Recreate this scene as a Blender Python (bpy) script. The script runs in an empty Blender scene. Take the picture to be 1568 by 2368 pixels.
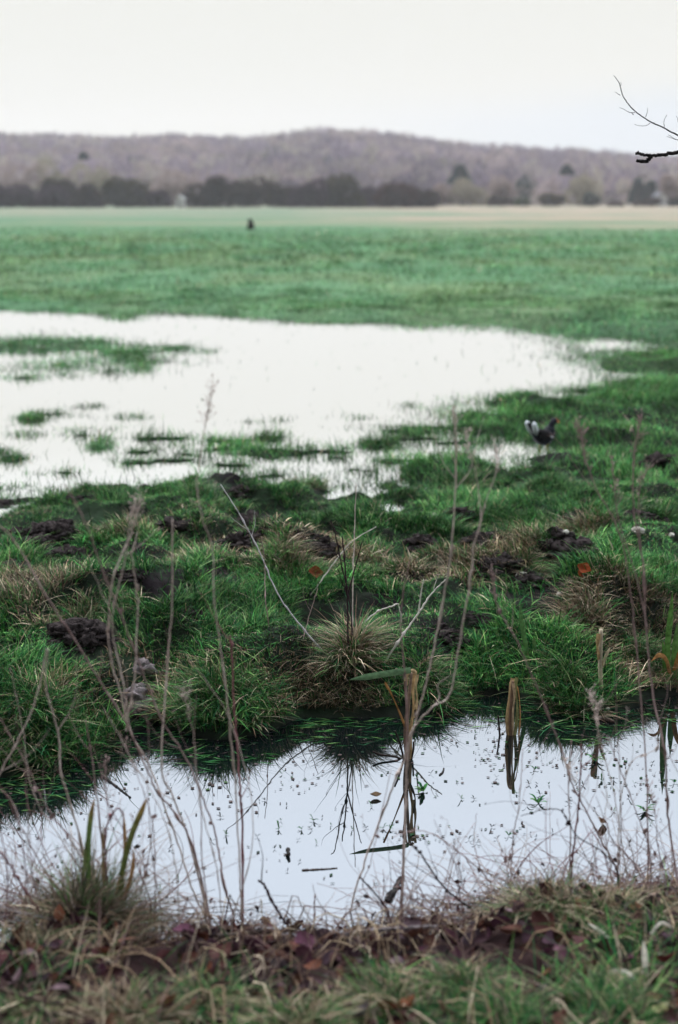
import bpy, math, random
import numpy as np
from mathutils import Vector
S = bpy.context.scene
C = S.collection
R = math.radians
rng = np.random.default_rng(7)
random.seed(7)

# ------------------------------------------------------------------ camera
CAM_H, FPX, CX, CY, HORIZ = 2.0, 3289.0, 784.0, 1184.0, 460.0
PITCH = math.atan((CY - HORIZ) / FPX)
cam = bpy.data.cameras.new("camera")
cam_o = bpy.data.objects.new("camera", cam)
C.objects.link(cam_o)
cam_o.location = (0, 0, CAM_H)
cam_o.rotation_euler = (math.pi / 2 - PITCH, 0, 0)
cam.sensor_fit = 'VERTICAL'
cam.sensor_height = 36.0
cam.sensor_width = 24.0
cam.lens = 50.0
cam.clip_start = 0.05
cam.clip_end = 6000
cam.dof.use_dof = True
cam.dof.focus_distance = 6.3
cam.dof.aperture_fstop = 1.7
S.camera = cam_o

# ------------------------------------------------------------------ world: overcast sky over a Nishita sky
W = bpy.data.worlds.new("World")
S.world = W
W.use_nodes = True
nt = W.node_tree
nt.nodes.clear()
SUN_EL, SUN_ROT = R(50), R(-25)
def wn(t, **kw):
    n = nt.nodes.new(t)
    for k, v in kw.items():
        setattr(n, k, v)
    return n
wout = wn('ShaderNodeOutputWorld')
bg = wn('ShaderNodeBackground')
bg.inputs['Strength'].default_value = 0.1
sky = wn('ShaderNodeTexSky', sky_type='NISHITA', sun_disc=False)
sky.sun_elevation = SUN_EL
sky.sun_rotation = SUN_ROT
tc = wn('ShaderNodeTexCoord')
sep = wn('ShaderNodeSeparateXYZ')
nt.links.new(tc.outputs['Generated'], sep.inputs[0])
nz = wn('ShaderNodeTexNoise')
nz.inputs['Scale'].default_value = 3.0
nz.inputs['Detail'].default_value = 3.0
mp = wn('ShaderNodeMapping')
mp.inputs['Scale'].default_value = (1.0, 1.0, 6.0)
nt.links.new(tc.outputs['Generated'], mp.inputs[0])
nt.links.new(mp.outputs[0], nz.inputs['Vector'])
def wmap(src, a, b):
    m = wn('ShaderNodeMapRange', interpolation_type='SMOOTHSTEP')
    m.inputs['From Min'].default_value = a
    m.inputs['From Max'].default_value = b
    nt.links.new(src, m.inputs['Value'])
    return m.outputs['Result']
def wmath(op, a, b):
    m = wn('ShaderNodeMath', operation=op)
    for i, v in enumerate((a, b)):
        if isinstance(v, (int, float)):
            m.inputs[i].default_value = v
        else:
            nt.links.new(v, m.inputs[i])
    return m.outputs[0]
def wmix(fac, a, b):
    m = wn('ShaderNodeMix', data_type='RGBA')
    if isinstance(fac, (int, float)):
        m.inputs[0].default_value = fac
    else:
        nt.links.new(fac, m.inputs[0])
    for i, v in ((6, a), (7, b)):
        if isinstance(v, tuple):
            m.inputs[i].default_value = (*v, 1)
        else:
            nt.links.new(v, m.inputs[i])
    return m.outputs[2]
zz = wmath('ADD', sep.outputs['Z'], wmath('MULTIPLY', wmath('SUBTRACT', nz.outputs[0], 0.5), 0.05))
band = wmath('MULTIPLY', wmap(zz, 0.085, 0.045), wmap(sep.outputs['X'], -0.08, 0.22))
low = wmix(band, (8.45, 8.42, 7.80), (7.2, 7.75, 8.0))
mid = wmix(wmap(sep.outputs['Z'], 0.15, 0.48), low, (30, 33.5, 38.5))
top = wmix(wmap(sep.outputs['Z'], 0.45, 0.95), mid, (39, 42.5, 49))
allsky = wmix(0.04, top, sky.outputs[0])
# dimming added to the sky behind the camera, for deeper contrast ahead
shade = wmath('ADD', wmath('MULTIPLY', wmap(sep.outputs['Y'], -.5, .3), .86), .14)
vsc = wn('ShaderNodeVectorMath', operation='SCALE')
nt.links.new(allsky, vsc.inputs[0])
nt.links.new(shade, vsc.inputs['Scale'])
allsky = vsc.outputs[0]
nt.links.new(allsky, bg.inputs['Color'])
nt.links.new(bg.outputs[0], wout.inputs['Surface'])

# ------------------------------------------------------------------ sun (soft, through cloud)
sl = bpy.data.lights.new("sun", 'SUN')
sl.energy = 1.5
sl.angle = R(12)
sl.color = (1.0, 0.96, 0.9)
so = bpy.data.objects.new("sun", sl)
C.objects.link(so)
# direction to the sun: sun_rotation measured clockwise from +Y
sd = Vector((math.sin(SUN_ROT) * math.cos(SUN_EL), math.cos(SUN_ROT) * math.cos(SUN_EL), math.sin(SUN_EL)))
so.rotation_euler = (-sd).to_track_quat('-Z', 'Y').to_euler()
so.location = sd * 50

# ------------------------------------------------------------------ render settings
S.render.engine = 'CYCLES'
S.view_settings.view_transform = 'Standard'
S.view_settings.look = 'None'
S.view_settings.gamma = 1.0
S.view_settings.use_curve_mapping = False
S.view_settings.exposure = 0.0
cy = S.cycles
cy.use_denoising = True
cy.max_bounces = 6
cy.diffuse_bounces = 1
cy.glossy_bounces = 3
cy.transmission_bounces = 3
cy.transparent_max_bounces = 6
cy.volume_bounces = 1
cy.caustics_reflective = False
cy.caustics_refractive = False

# ------------------------------------------------------------------ maths helpers
SP, CP = math.sin(PITCH), math.cos(PITCH)
def ray(px, py):
    u = (np.asarray(px, float) - CX) / FPX
    v = (CY - np.asarray(py, float)) / FPX
    return u, CP + v * SP, -SP + v * CP
def on_z(px, py, z):
    """world point where the sight line through a photo point meets height z"""
    dx, dy, dz = ray(px, py)
    t = (z - CAM_H) / dz
    return dx * t, dy * t
def at_y(px, py, Y):
    dx, dy, dz = ray(px, py)
    t = Y / dy
    return np.array([dx * t, Y + 0 * t, CAM_H + dz * t], float)
def sstep(a, b, x):
    t = np.clip((x - a) / (b - a), 0, 1)
    return t * t * (3 - 2 * t)
def _hash(ix, iy, seed):
    h = (ix.astype(np.int64) * 374761393 + iy.astype(np.int64) * 668265263 + seed * 1442695041) & 0xFFFFFFFF
    h = ((h ^ (h >> 13)) * 1274126177) & 0xFFFFFFFF
    h = h ^ (h >> 16)
    return (h & 0xFFFF) / 65535.0
def vnoise(x, y, seed=0):
    x = np.asarray(x, float); y = np.asarray(y, float)
    ix = np.floor(x); iy = np.floor(y)
    fx = x - ix; fy = y - iy
    fx = fx * fx * (3 - 2 * fx); fy = fy * fy * (3 - 2 * fy)
    a = _hash(ix, iy, seed); b = _hash(ix + 1, iy, seed)
    c = _hash(ix, iy + 1, seed); d = _hash(ix + 1, iy + 1, seed)
    return (a * (1 - fx) + b * fx) * (1 - fy) + (c * (1 - fx) + d * fx) * fy
def fbm(x, y, seed=0, oct=4, gain=0.5):
    s = 0; amp = 1; tot = 0
    for i in range(oct):
        s = s + amp * vnoise(x * 2 ** i + 17.3 * i, y * 2 ** i - 9.1 * i, seed + i * 31)
        tot += amp; amp *= gain
    return s / tot

# ------------------------------------------------------------------ terrain
STREAM_Z, POND_Z = -0.30, -0.06
far_edge = [(-900, 1900), (-200, 1850), (0, 1800), (120, 1785), (250, 1735), (320, 1690), (360, 1665), (400, 1690), (500, 1710), (620, 1690), (700, 1655), (780, 1660), (900, 1655),
            (990, 1650), (1060, 1615), (1180, 1600), (1260, 1640), (1330, 1655), (1440, 1640), (1500, 1610), (1568, 1610), (1800, 1620), (2600, 1640)]
near_edge = [(-900, 2150), (-300, 2200), (0, 2200), (70, 2200), (110, 2130), (200, 2090), (300, 2110), (345, 2165), (430, 2160), (520, 2140), (660, 2150), (780, 2145),
             (950, 2130), (1050, 2145), (1120, 2110), (1180, 2070), (1330, 2055), (1420, 2065), (1568, 2040), (1800, 2040), (2600, 2030)]
fx_, fy_ = on_z([p[0] for p in far_edge], [p[1] for p in far_edge], STREAM_Z)
nx_, ny_ = on_z([p[0] for p in near_edge], [p[1] for p in near_edge], STREAM_Z + 0.05)
def Yf(x):
    return np.interp(x, fx_, fy_)
def Yn(x):
    return np.interp(x, nx_, ny_)
pond_px = [(-500, 712), (-60, 715), (0, 718), (150, 722), (250, 727), (290, 735), (340, 722), (500, 731), (600, 736), (700, 742), (780, 747), (860, 742), (960, 757), (1040, 758), (1070, 750),
           (1110, 760), (1150, 752), (1190, 764), (1260, 765), (1310, 785), (1330, 800), (1350, 825), (1440, 872), (1400, 896), (1270, 908), (1150, 922), (1060, 945),
           (1045, 985), (1130, 1030), (1000, 1062), (900, 1080), (850, 1140), (780, 1125), (700, 1105), (560, 1122), (400, 1130), (280, 1140), (200, 1150), (100, 1168),
           (0, 1190), (-100, 1195), (-500, 1210)]
ppx, ppy = on_z([p[0] for p in pond_px], [p[1] for p in pond_px], POND_Z)
pud_px = [(1335, 795), (1380, 782), (1440, 784), (1485, 791), (1480, 808), (1400, 815), (1345, 815)]
qpx, qpy = on_z([p[0] for p in pud_px], [p[1] for p in pud_px], POND_Z)
def sdist(x, y, vx, vy):
    """signed distance to polygon, positive inside"""
    d2 = np.full(x.shape, 1e9); inside = np.zeros(x.shape, bool)
    n = len(vx)
    for i in range(n):
        ax, ay, bx, by = vx[i], vy[i], vx[(i + 1) % n], vy[(i + 1) % n]
        ex, ey = bx - ax, by - ay
        t = np.clip(((x - ax) * ex + (y - ay) * ey) / (ex * ex + ey * ey + 1e-12), 0, 1)
        d2 = np.minimum(d2, (x - ax - t * ex) ** 2 + (y - ay - t * ey) ** 2)
        c = (ay > y) != (by > y)
        with np.errstate(divide='ignore', invalid='ignore'):
            xi = (bx - ax) * (y - ay) / (by - ay + 1e-12) + ax
        inside ^= c & (x < xi)
    return np.where(inside, 1, -1) * np.sqrt(d2)
# islands of drowned grass: photo centre, half sizes, height above the water
isl_px = [(60, 795, 120, 22, .05), (180, 800, 110, 20, .06), (300, 810, 100, 16, .05), (400, 806, 60, 10, .06), (250, 835, 200, 14, .0), (470, 812, 40, 9, .0), (90, 850, 140, 14, .0),
          (75, 965, 45, 14, .03), (235, 1028, 45, 18, .06), (620, 1012, 70, 14, .03), (870, 1027, 65, 13, .06), (970, 990, 75, 9, .05), (900, 1065, 60, 12, .03), (640, 970, 40, 6, .0),
          (960, 940, 60, 8, .0), (830, 965, 60, 6, .01), (280, 1065, 50, 8, .0), (30, 1062, 50, 12, .03), (480, 1062, 60, 6, .0), (420, 1035, 50, 8, .0), (700, 1035, 60, 6, .0), (560, 975, 60, 5, .0), (200, 940, 60, 7, .0),
          (780, 1060, 60, 6, .01), (300, 965, 60, 7, .0), (60, 1005, 60, 8, .0)]
isl = []
for (px, py, rx, ry, h) in isl_px:
    cx, cy_ = on_z(px, py, POND_Z)
    isl.append((cx, cy_, rx / FPX * cy_, (on_z(px, py - ry, POND_Z)[1] - on_z(px, py + ry, POND_Z)[1]) / 2, h))
# grassy hummocks on the far bank: photo point, radius px, height
hum_px = [(500, 1560, 140, .13), (810, 1500, 95, .16), (150, 1600, 170, .10), (1310, 1530, 110, .09), (1040, 1540, 90, .05), (220, 1390, 150, .10), (560, 1310, 140, .08), (1200, 1300, 150, .09),
          (130, 1200, 130, .10), (480, 1130, 120, .08), (720, 1115, 70, .07), (1050, 1085, 110, .08), (1280, 1090, 110, .06), (1370, 1370, 120, .10), (680, 1290, 90, .09), (1510, 1270, 120, .06), (300, 1130, 80, .05), (930, 1230, 150, .05),
          (330, 1290, 70, .07), (1520, 1480, 90, .05)]
hum = []
for (px, py, r, h) in hum_px:
    cx, cy_ = on_z(px, py, 0.0)
    hum.append((cx, cy_, r / FPX * cy_, h))
def terrain(x, y):
    x = np.asarray(x, float); y = np.asarray(y, float)
    shp = x.shape
    x = x.ravel(); y = y.ravel()
    z = (fbm(x * .5, y * .5, 3, 3) - .5) * .10 * sstep(300, 40, y)
    z = z + (fbm(x * 2.2, y * 2.2, 11, 3) - .5) * .27 * sstep(30, 10, y)
    z = z + (abs(fbm(x * 4.2, y * 4.2, 13, 2) - .5) * -2 + .35) * .055 * sstep(13, 10, y)
    z = z + (fbm(x * .05, y * .05, 5, 2) - .5) * .16 * sstep(40, 120, y)
    z = z + 0.01
    m = (y > 4.5) & (y < 12.5) & (abs(x) < 8)
    pit = sstep(.53, .62, fbm(x[m] * 2.4, y[m] * 2.4, 301, 3))
    pit = pit * sstep(.45, .8, y[m] - Yf(x[m]))
    z[m] -= pit * (.055 + .05 * (fbm(x[m] * 11, y[m] * 11, 15, 3) - .5)) * sstep(12.5, 10, y[m])
    # hummocks
    for (cx, cy_, r, h) in hum:
        m = (abs(x - cx) < 2.2 * r) & (abs(y - cy_) < 2.2 * r)
        q = ((x[m] - cx) ** 2 + (y[m] - cy_) ** 2) / r ** 2
        z[m] += h * np.exp(-q * q)
    # pond
    m = (y > 7) & (y < 36) & (abs(x) < 30)
    xs, ys = x[m], y[m]
    sdv = sdist(xs, ys, ppx, ppy)
    sdv = np.maximum(sdv, sdist(xs, ys, qpx, qpy) * 1.0)
    sdv = sdv + ((fbm(xs * 2.5, ys * 2.5, 23, 3) - .5) * .32 + (fbm(xs * .8, ys * .8, 24, 2) - .5) * .5 * sstep(14, 20, ys)) * np.clip(ys / 14, .5, 1.3)
    dep = POND_Z - .012 - np.clip(sdv, 0, 3) * .05
    # shallows
    sh = sstep(15.4, 13.2, ys + xs * .05) * sstep(3.5, .8, xs - 0)
    band_ = fbm(xs * 1.3, ys * 2.4, 41, 4, .6)
    dep = np.maximum(dep, POND_Z - .055 + (band_ - .478) * .30 * sh - (1 - sh) * .2)
    sh2 = sstep(-.6, -2.4, xs) * sstep(14.2, 17.0, ys) * sstep(22.4, 21.2, ys)
    dep = np.maximum(dep, POND_Z - .05 + (fbm(xs * 1.1, ys * 1.5, 43, 4, .6) - .465) * .24 * sh2 - (1 - sh2) * .2)
    for (cx, cy_, rx, ry, h) in isl:
        q = ((xs - cx) / rx) ** 2 + ((ys - cy_) / ry) ** 2
        q = q + (fbm(xs * 3, ys * 3, 61, 2) - .5) * 1.2
        dep = np.maximum(dep, POND_Z - .055 + (h * .5 + .05) * np.exp(-np.clip(q, 0, 20)))
    dep = np.minimum(dep, POND_Z + .012)
    out = z[m] + sstep(0.0, 1.5, -sdv) * .0 - sstep(1.3, 0, -sdv) * .07
    w = sstep(-.12, .06, sdv)
    z[m] = out * (1 - w) + dep * w
    # keep dry ground above flood level except in the marsh beside the pond
    zz_ = z[m]
    dry = sstep(.3, 1.2, -sdv) 
    z[m] = np.where(dry > 0, np.maximum(zz_, POND_Z + .02 * dry - (1 - dry) * .03), zz_)
    # far bank and stream
    d = y - Yf(x) + (fbm(x * 3, y * 3, 77, 2) - .5) * .12
    k = sstep(-.02, .55, d)
    land = STREAM_Z + .02 + (z - STREAM_Z - .02) * k
    dn = Yn(x) - y + (fbm(x * 4, y * 4, 79, 2) - .5) * .12
    nb = STREAM_Z - .02 + sstep(0, .4, dn) * .17 + np.clip(dn, 0, 4) * .09 + (fbm(x * 3.5, y * 3.5, 91, 3) - .5) * .12 * sstep(0, .3, dn)
    bed = STREAM_Z - .35 * np.minimum(sstep(0, .35, -d), sstep(0, .35, -dn))
    z = np.where(d > 0, land, np.where(dn > 0, nb, bed))
    return z.reshape(shp)

def hit(px, py, lift=0.0):
    """where the sight line through a photo point first meets the ground sheet or the water"""
    dx, dy, dz = [float(v) for v in ray(px, py)]
    Yv = 2.2 * (1.0022 ** np.arange(2300))
    t = Yv / dy
    X = dx * t; Z = CAM_H + dz * t
    G = np.maximum(terrain(X, Yv), STREAM_Z) + lift
    k = np.argmax(Z <= G)
    return float(X[k]), float(Yv[k]), float(G[k] - lift)
# ------------------------------------------------------------------ object helpers
def tag(o, label=None, cat=None, group=None, kind=None):
    for k, v in (('label', label), ('category', cat), ('group', group), ('kind', kind)):
        if v:
            o[k] = v
    return o
def mesh_np(name, V, F, col=None, mat=None, smooth=False, parent=None, mats=None, midx=None):
    """V (n,3), F (m,k) all of one size, or a list of such arrays"""
    Fs = F if isinstance(F, list) else [F]
    Fs = [np.asarray(f, np.int32) for f in Fs if len(f)]
    me = bpy.data.meshes.new(name)
    V = np.asarray(V, np.float32)
    me.vertices.add(len(V))
    me.vertices.foreach_set('co', V.ravel())
    nl = sum(f.size for f in Fs); npoly = sum(len(f) for f in Fs)
    me.loops.add(nl); me.polygons.add(npoly)
    me.loops.foreach_set('vertex_index', np.concatenate([f.ravel() for f in Fs]))
    tot = np.concatenate([np.full(len(f), f.shape[1], np.int32) for f in Fs])
    me.polygons.foreach_set('loop_start', np.concatenate([[0], np.cumsum(tot)[:-1]]).astype(np.int32))
    me.polygons.foreach_set('loop_total', tot)
    if midx is not None:
        me.polygons.foreach_set('material_index', np.asarray(midx, np.int32))
    if smooth:
        me.polygons.foreach_set('use_smooth', np.ones(npoly, bool))
    me.update(calc_edges=True)
    if col is not None:
        a = me.color_attributes.new('tint', 'FLOAT_COLOR', 'POINT')
        c4 = np.ones((len(V), 4), np.float32); c4[:, :3] = col
        a.data.foreach_set('color', c4.ravel())
    for m in (mats or ([mat] if mat else [])):
        me.materials.append(m)
    o = bpy.data.objects.new(name, me)
    C.objects.link(o)
    if parent:
        o.parent = parent
    return o
def empty(name, loc):
    o = bpy.data.objects.new(name, None)
    C.objects.link(o)
    o.location = loc
    o.empty_display_size = .1
    return o
def join(parts):
    """parts: list of (V, F) with one face size"""
    Vs, Fs, n = [], [], 0
    for V, F in parts:
        Vs.append(np.asarray(V, float)); Fs.append(np.asarray(F, int) + n); n += len(V)
    return np.vstack(Vs), np.vstack(Fs)
def tube(path, rad, sides=6):
    P = np.asarray(path, float); n = len(P)
    r = np.broadcast_to(np.asarray(rad, float), (n,))
    T = np.gradient(P, axis=0); T /= np.linalg.norm(T, axis=1)[:, None] + 1e-9
    ref = np.array([0, 1, 0.]) if abs(T[:, 1]).mean() < .8 else np.array([1., 0, 0])
    A = np.cross(T, ref); A /= np.linalg.norm(A, axis=1)[:, None] + 1e-9
    B = np.cross(T, A)
    an = np.linspace(0, 2 * np.pi, sides, endpoint=False)
    V = P[:, None, :] + r[:, None, None] * (np.cos(an)[None, :, None] * A[:, None, :] + np.sin(an)[None, :, None] * B[:, None, :])
    V = V.reshape(-1, 3)
    F = []
    for i in range(n - 1):
        for j in range(sides):
            k = (j + 1) % sides
            F.append((i * sides + j, i * sides + k, (i + 1) * sides + k, (i + 1) * sides + j))
    # cap quads (fan of quads for even side counts)
    for b in (0, (n - 1) * sides):
        for j in range(1, sides - 2, 2):
            F.append((b, b + j, b + j + 1, b + j + 2))
    return V, np.array(F)
def smooth_path(pts, per=6):
    P = np.asarray(pts, float)
    if len(P) < 3:
        return np.array([P[0] + (P[-1] - P[0]) * t for t in np.linspace(0, 1, per + 1)])
    E = np.vstack([2 * P[0] - P[1], P, 2 * P[-1] - P[-2]])
    out = []
    for i in range(1, len(E) - 2):
        a, b, c, d = E[i - 1], E[i], E[i + 1], E[i + 2]
        for t in np.linspace(0, 1, per, endpoint=False):
            out.append(.5 * (2 * b + (c - a) * t + (2 * a - 5 * b + 4 * c - d) * t * t + (3 * b - a - 3 * c + d) * t ** 3))
    out.append(P[-1])
    return np.array(out)
def blades(base, h, w, az, lean, curl, cb, ct, lev=(0, .35, .7, 1.0), fold=None):
    """grass blades: returns V, F(tri), col"""
    base = np.asarray(base, float); N = len(base)
    h, w, az, lean, curl = [np.broadcast_to(np.asarray(a, float), (N,)) for a in (h, w, az, lean, curl)]
    cb = np.broadcast_to(np.asarray(cb, float), (N, 3)); ct = np.broadcast_to(np.asarray(ct, float), (N, 3))
    dx, dy = np.cos(az), np.sin(az)
    tw = az + np.pi / 2 + rng.normal(0, .5, N)
    sx, sy = np.cos(tw), np.sin(tw)
    V, Cc = [], []
    L = len(lev)
    for i, t in enumerate(lev):
        off = h * (lean * t + curl * t * t)
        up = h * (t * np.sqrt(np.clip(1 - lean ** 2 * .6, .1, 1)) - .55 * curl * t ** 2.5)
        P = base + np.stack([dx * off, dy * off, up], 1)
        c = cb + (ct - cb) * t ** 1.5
        if i < L - 1:
            ww = w * .5 * (1 - .75 * t ** 1.6)
            Sd = np.stack([sx * ww, sy * ww, 0 * ww], 1)
            V += [P - Sd, P + Sd]; Cc += [c, c]
        else:
            V.append(P); Cc.append(c)
    nv = 2 * (L - 1) + 1
    V = np.stack(V, 1).reshape(-1, 3); Cc = np.stack(Cc, 1).reshape(-1, 3)
    f = []
    for i in range(L - 2):
        a = 2 * i
        f += [(a, a + 1, a + 3), (a, a + 3, a + 2)]
    f.append((2 * (L - 2), 2 * (L - 2) + 1, 2 * (L - 1)))
    F = (np.array(f)[None] + (np.arange(N) * nv)[:, None, None]).reshape(-1, 3)
    return V, F, Cc
def cat3(lst):
    Vs, Fs, Cs, n = [], [], [], 0
    for V, F, c in lst:
        Vs.append(V); Fs.append(F + n); Cs.append(c); n += len(V)
    return np.vstack(Vs), np.vstack(Fs), np.vstack(Cs)

# ------------------------------------------------------------------ materials
def mat_new(name):
    m = bpy.data.materials.new(name)
    m.use_nodes = True
    t = m.node_tree
    return m, t, t.nodes['Principled BSDF'], t.nodes['Material Output']
def tint_mat(name, rough=.55, spec=.3, trans=.0, noise=None, bump=None, tr_tint=(1, 1, 1)):
    """material whose colour is the mesh's own 'tint' attribute"""
    m, t, p, out = mat_new(name)
    a = t.nodes.new('ShaderNodeVertexColor'); a.layer_name = 'tint'
    col = a.outputs['Color']
    if noise:
        sc, lo, hi = noise
        tcn = t.nodes.new('ShaderNodeTexCoord')
        n = t.nodes.new('ShaderNodeTexNoise'); n.inputs['Scale'].default_value = sc; n.inputs['Detail'].default_value = 6
        t.links.new(tcn.outputs['Object'], n.inputs['Vector'])
        mr = t.nodes.new('ShaderNodeMapRange')
        mr.inputs['From Min'].default_value = .3; mr.inputs['From Max'].default_value = .7
        mr.inputs['To Min'].default_value = lo; mr.inputs['To Max'].default_value = hi
        t.links.new(n.outputs[0], mr.inputs[0])
        mx = t.nodes.new('ShaderNodeVectorMath'); mx.operation = 'SCALE'
        t.links.new(col, mx.inputs[0]); t.links.new(mr.outputs[0], mx.inputs['Scale'])
        col = mx.outputs[0]
        if bump:
            b = t.nodes.new('ShaderNodeBump'); b.inputs['Strength'].default_value = bump[0]; b.inputs['Distance'].default_value = bump[1]
            t.links.new(n.outputs[0], b.inputs['Height']); t.links.new(b.outputs[0], p.inputs['Normal'])
    t.links.new(col, p.inputs['Base Color'])
    p.inputs['Roughness'].default_value = rough
    p.inputs['Specular IOR Level'].default_value = spec
    if trans:
        tr = t.nodes.new('ShaderNodeBsdfTranslucent')
        t.links.new(col, tr.inputs['Color'])
        mixs = t.nodes.new('ShaderNodeMixShader'); mixs.inputs[0].default_value = trans
        t.links.new(p.outputs[0], mixs.inputs[1]); t.links.new(tr.outputs[0], mixs.inputs[2])
        t.links.new(mixs.outputs[0], out.inputs['Surface'])
    return m
def noise_mat(name, c1, c2, scale, rough=.8, bump=(.6, .02), spec=.04, detail=8, stretch=None):
    m, t, p, out = mat_new(name)
    tcn = t.nodes.new('ShaderNodeTexCoord')
    mpn = t.nodes.new('ShaderNodeMapping')
    if stretch:
        mpn.inputs['Scale'].default_value = stretch
    n = t.nodes.new('ShaderNodeTexNoise'); n.inputs['Scale'].default_value = scale; n.inputs['Detail'].default_value = detail
    t.links.new(tcn.outputs['Object'], mpn.inputs[0]); t.links.new(mpn.outputs[0], n.inputs['Vector'])
    cr = t.nodes.new('ShaderNodeValToRGB')
    cr.color_ramp.elements[0].position = .35; cr.color_ramp.elements[0].color = (*c1, 1)
    cr.color_ramp.elements[1].position = .68; cr.color_ramp.elements[1].color = (*c2, 1)
    t.links.new(n.outputs[0], cr.inputs[0]); t.links.new(cr.outputs[0], p.inputs['Base Color'])
    p.inputs['Roughness'].default_value = rough
    p.inputs['Specular IOR Level'].default_value = spec
    if bump:
        b = t.nodes.new('ShaderNodeBump'); b.inputs['Strength'].default_value = bump[0]; b.inputs['Distance'].default_value = bump[1]
        t.links.new(n.outputs[0], b.inputs['Height']); t.links.new(b.outputs[0], p.inputs['Normal'])
    return m
def water_mat(name, deep, refl_lo, refl_hi, blend):
    m, t, p, out = mat_new(name)
    p = t.nodes.new('ShaderNodeBsdfDiffuse')
    p.inputs['Color'].default_value = (*deep, 1)
    g = t.nodes.new('ShaderNodeBsdfGlossy'); g.inputs['Roughness'].default_value = 0.0
    g.inputs['Color'].default_value = (1, 1, 1, 1)
    lw = t.nodes.new('ShaderNodeFresnel'); lw.inputs['IOR'].default_value = blend
    mr = t.nodes.new('ShaderNodeMapRange')
    mr.inputs['To Min'].default_value = refl_lo; mr.inputs['To Max'].default_value = refl_hi
    t.links.new(lw.outputs[0], mr.inputs[0])
    tcn = t.nodes.new('ShaderNodeTexCoord')
    n = t.nodes.new('ShaderNodeTexNoise'); n.inputs['Scale'].default_value = 5.0; n.inputs['Detail'].default_value = 2
    b = t.nodes.new('ShaderNodeBump'); b.inputs['Strength'].default_value = .06; b.inputs['Distance'].default_value = .004
    t.links.new(tcn.outputs['Object'], n.inputs['Vector']); t.links.new(n.outputs[0], b.inputs['Height'])
    t.links.new(b.outputs[0], g.inputs['Normal'])
    mx = t.nodes.new('ShaderNodeMixShader')
    t.links.new(mr.outputs[0], mx.inputs[0]); t.links.new(p.outputs[0], mx.inputs[1]); t.links.new(g.outputs[0], mx.inputs[2])
    t.links.new(mx.outputs[0], out.inputs['Surface'])
    return m
M = {}
M['ground'] = tint_mat('ground_earth_and_turf', 1.0, .02, 0, (9.0, .6, 1.4), (.7, .03))
M['grass'] = tint_mat('grass_blade', .5, .03, .10)
M['reed'] = tint_mat('reed_blade', .6, .06, .12, (55, .55, 1.35))
M['leaf'] = tint_mat('leaf_litter', .6, .06, .10, (40, .7, 1.3))
M['stem'] = tint_mat('dry_stem', .8, .05, 0, (60, .7, 1.25))
M['soil'] = noise_mat('dark_soil', (.008, .0065, .006), (.055, .044, .041), 40, 1.0, (1, .02), .01)
M['clay'] = noise_mat('grey_clay', (.06, .05, .05), (.24, .20, .19), 18, .9, (1, .02))
M['flint'] = noise_mat('pale_flint', (.16, .14, .11), (.55, .52, .44), 35, .7, (.6, .006))
M['bark'] = noise_mat('dark_bark', (.012, .011, .011), (.05, .045, .04), 60, .85, (.8, .01), stretch=(1, 1, .3))
M['wet_wood'] = noise_mat('wet_wood', (.02, .014, .012), (.09, .06, .045), 40, .5, (.6, .006))
M['twig'] = tint_mat('far_twigs', .9, .05, .25)
M['stream'] = water_mat('still_stream_water', (.003, .005, .005), .05, 1.0, 2.15)
M['pond'] = water_mat('flood_water', (.02, .022, .02), .95, 1.0, 1.5)
M['plaster'] = noise_mat('pale_render', (.55, .55, .53), (.7, .7, .67), 2, .8, None)
M['slate'] = noise_mat('grey_slate', (.10, .10, .11), (.18, .18, .19), 3, .7, None)
M['black_feather'] = noise_mat('black_feather', (.006, .007, .009), (.022, .023, .028), 60, .5, (.3, .003))
M['brown_feather'] = noise_mat('brown_black_feather', (.010, .009, .009), (.035, .030, .030), 70, .55, (.4, .003), stretch=(1, 3, 3))
M['white_feather'] = noise_mat('white_feather', (.70, .71, .72), (.85, .86, .87), 50, .7, (.2, .002))
M['bill'] = noise_mat('red_bill', (.50, .07, .02), (.62, .12, .03), 40, .4, None)
M['leg'] = noise_mat('yellow_leg', (.30, .26, .05), (.42, .36, .08), 40, .5, None)
M['eye'] = noise_mat('eye_dark', (.03, .006, .004), (.05, .01, .006), 40, .15, None)
M['dark_glass'] = noise_mat('dark_glass', (.03, .035, .04), (.05, .055, .06), 3, .1, None)
M['paint'] = noise_mat('worn_paint', (.34, .34, .32), (.42, .42, .40), 6, .7, None)

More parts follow.
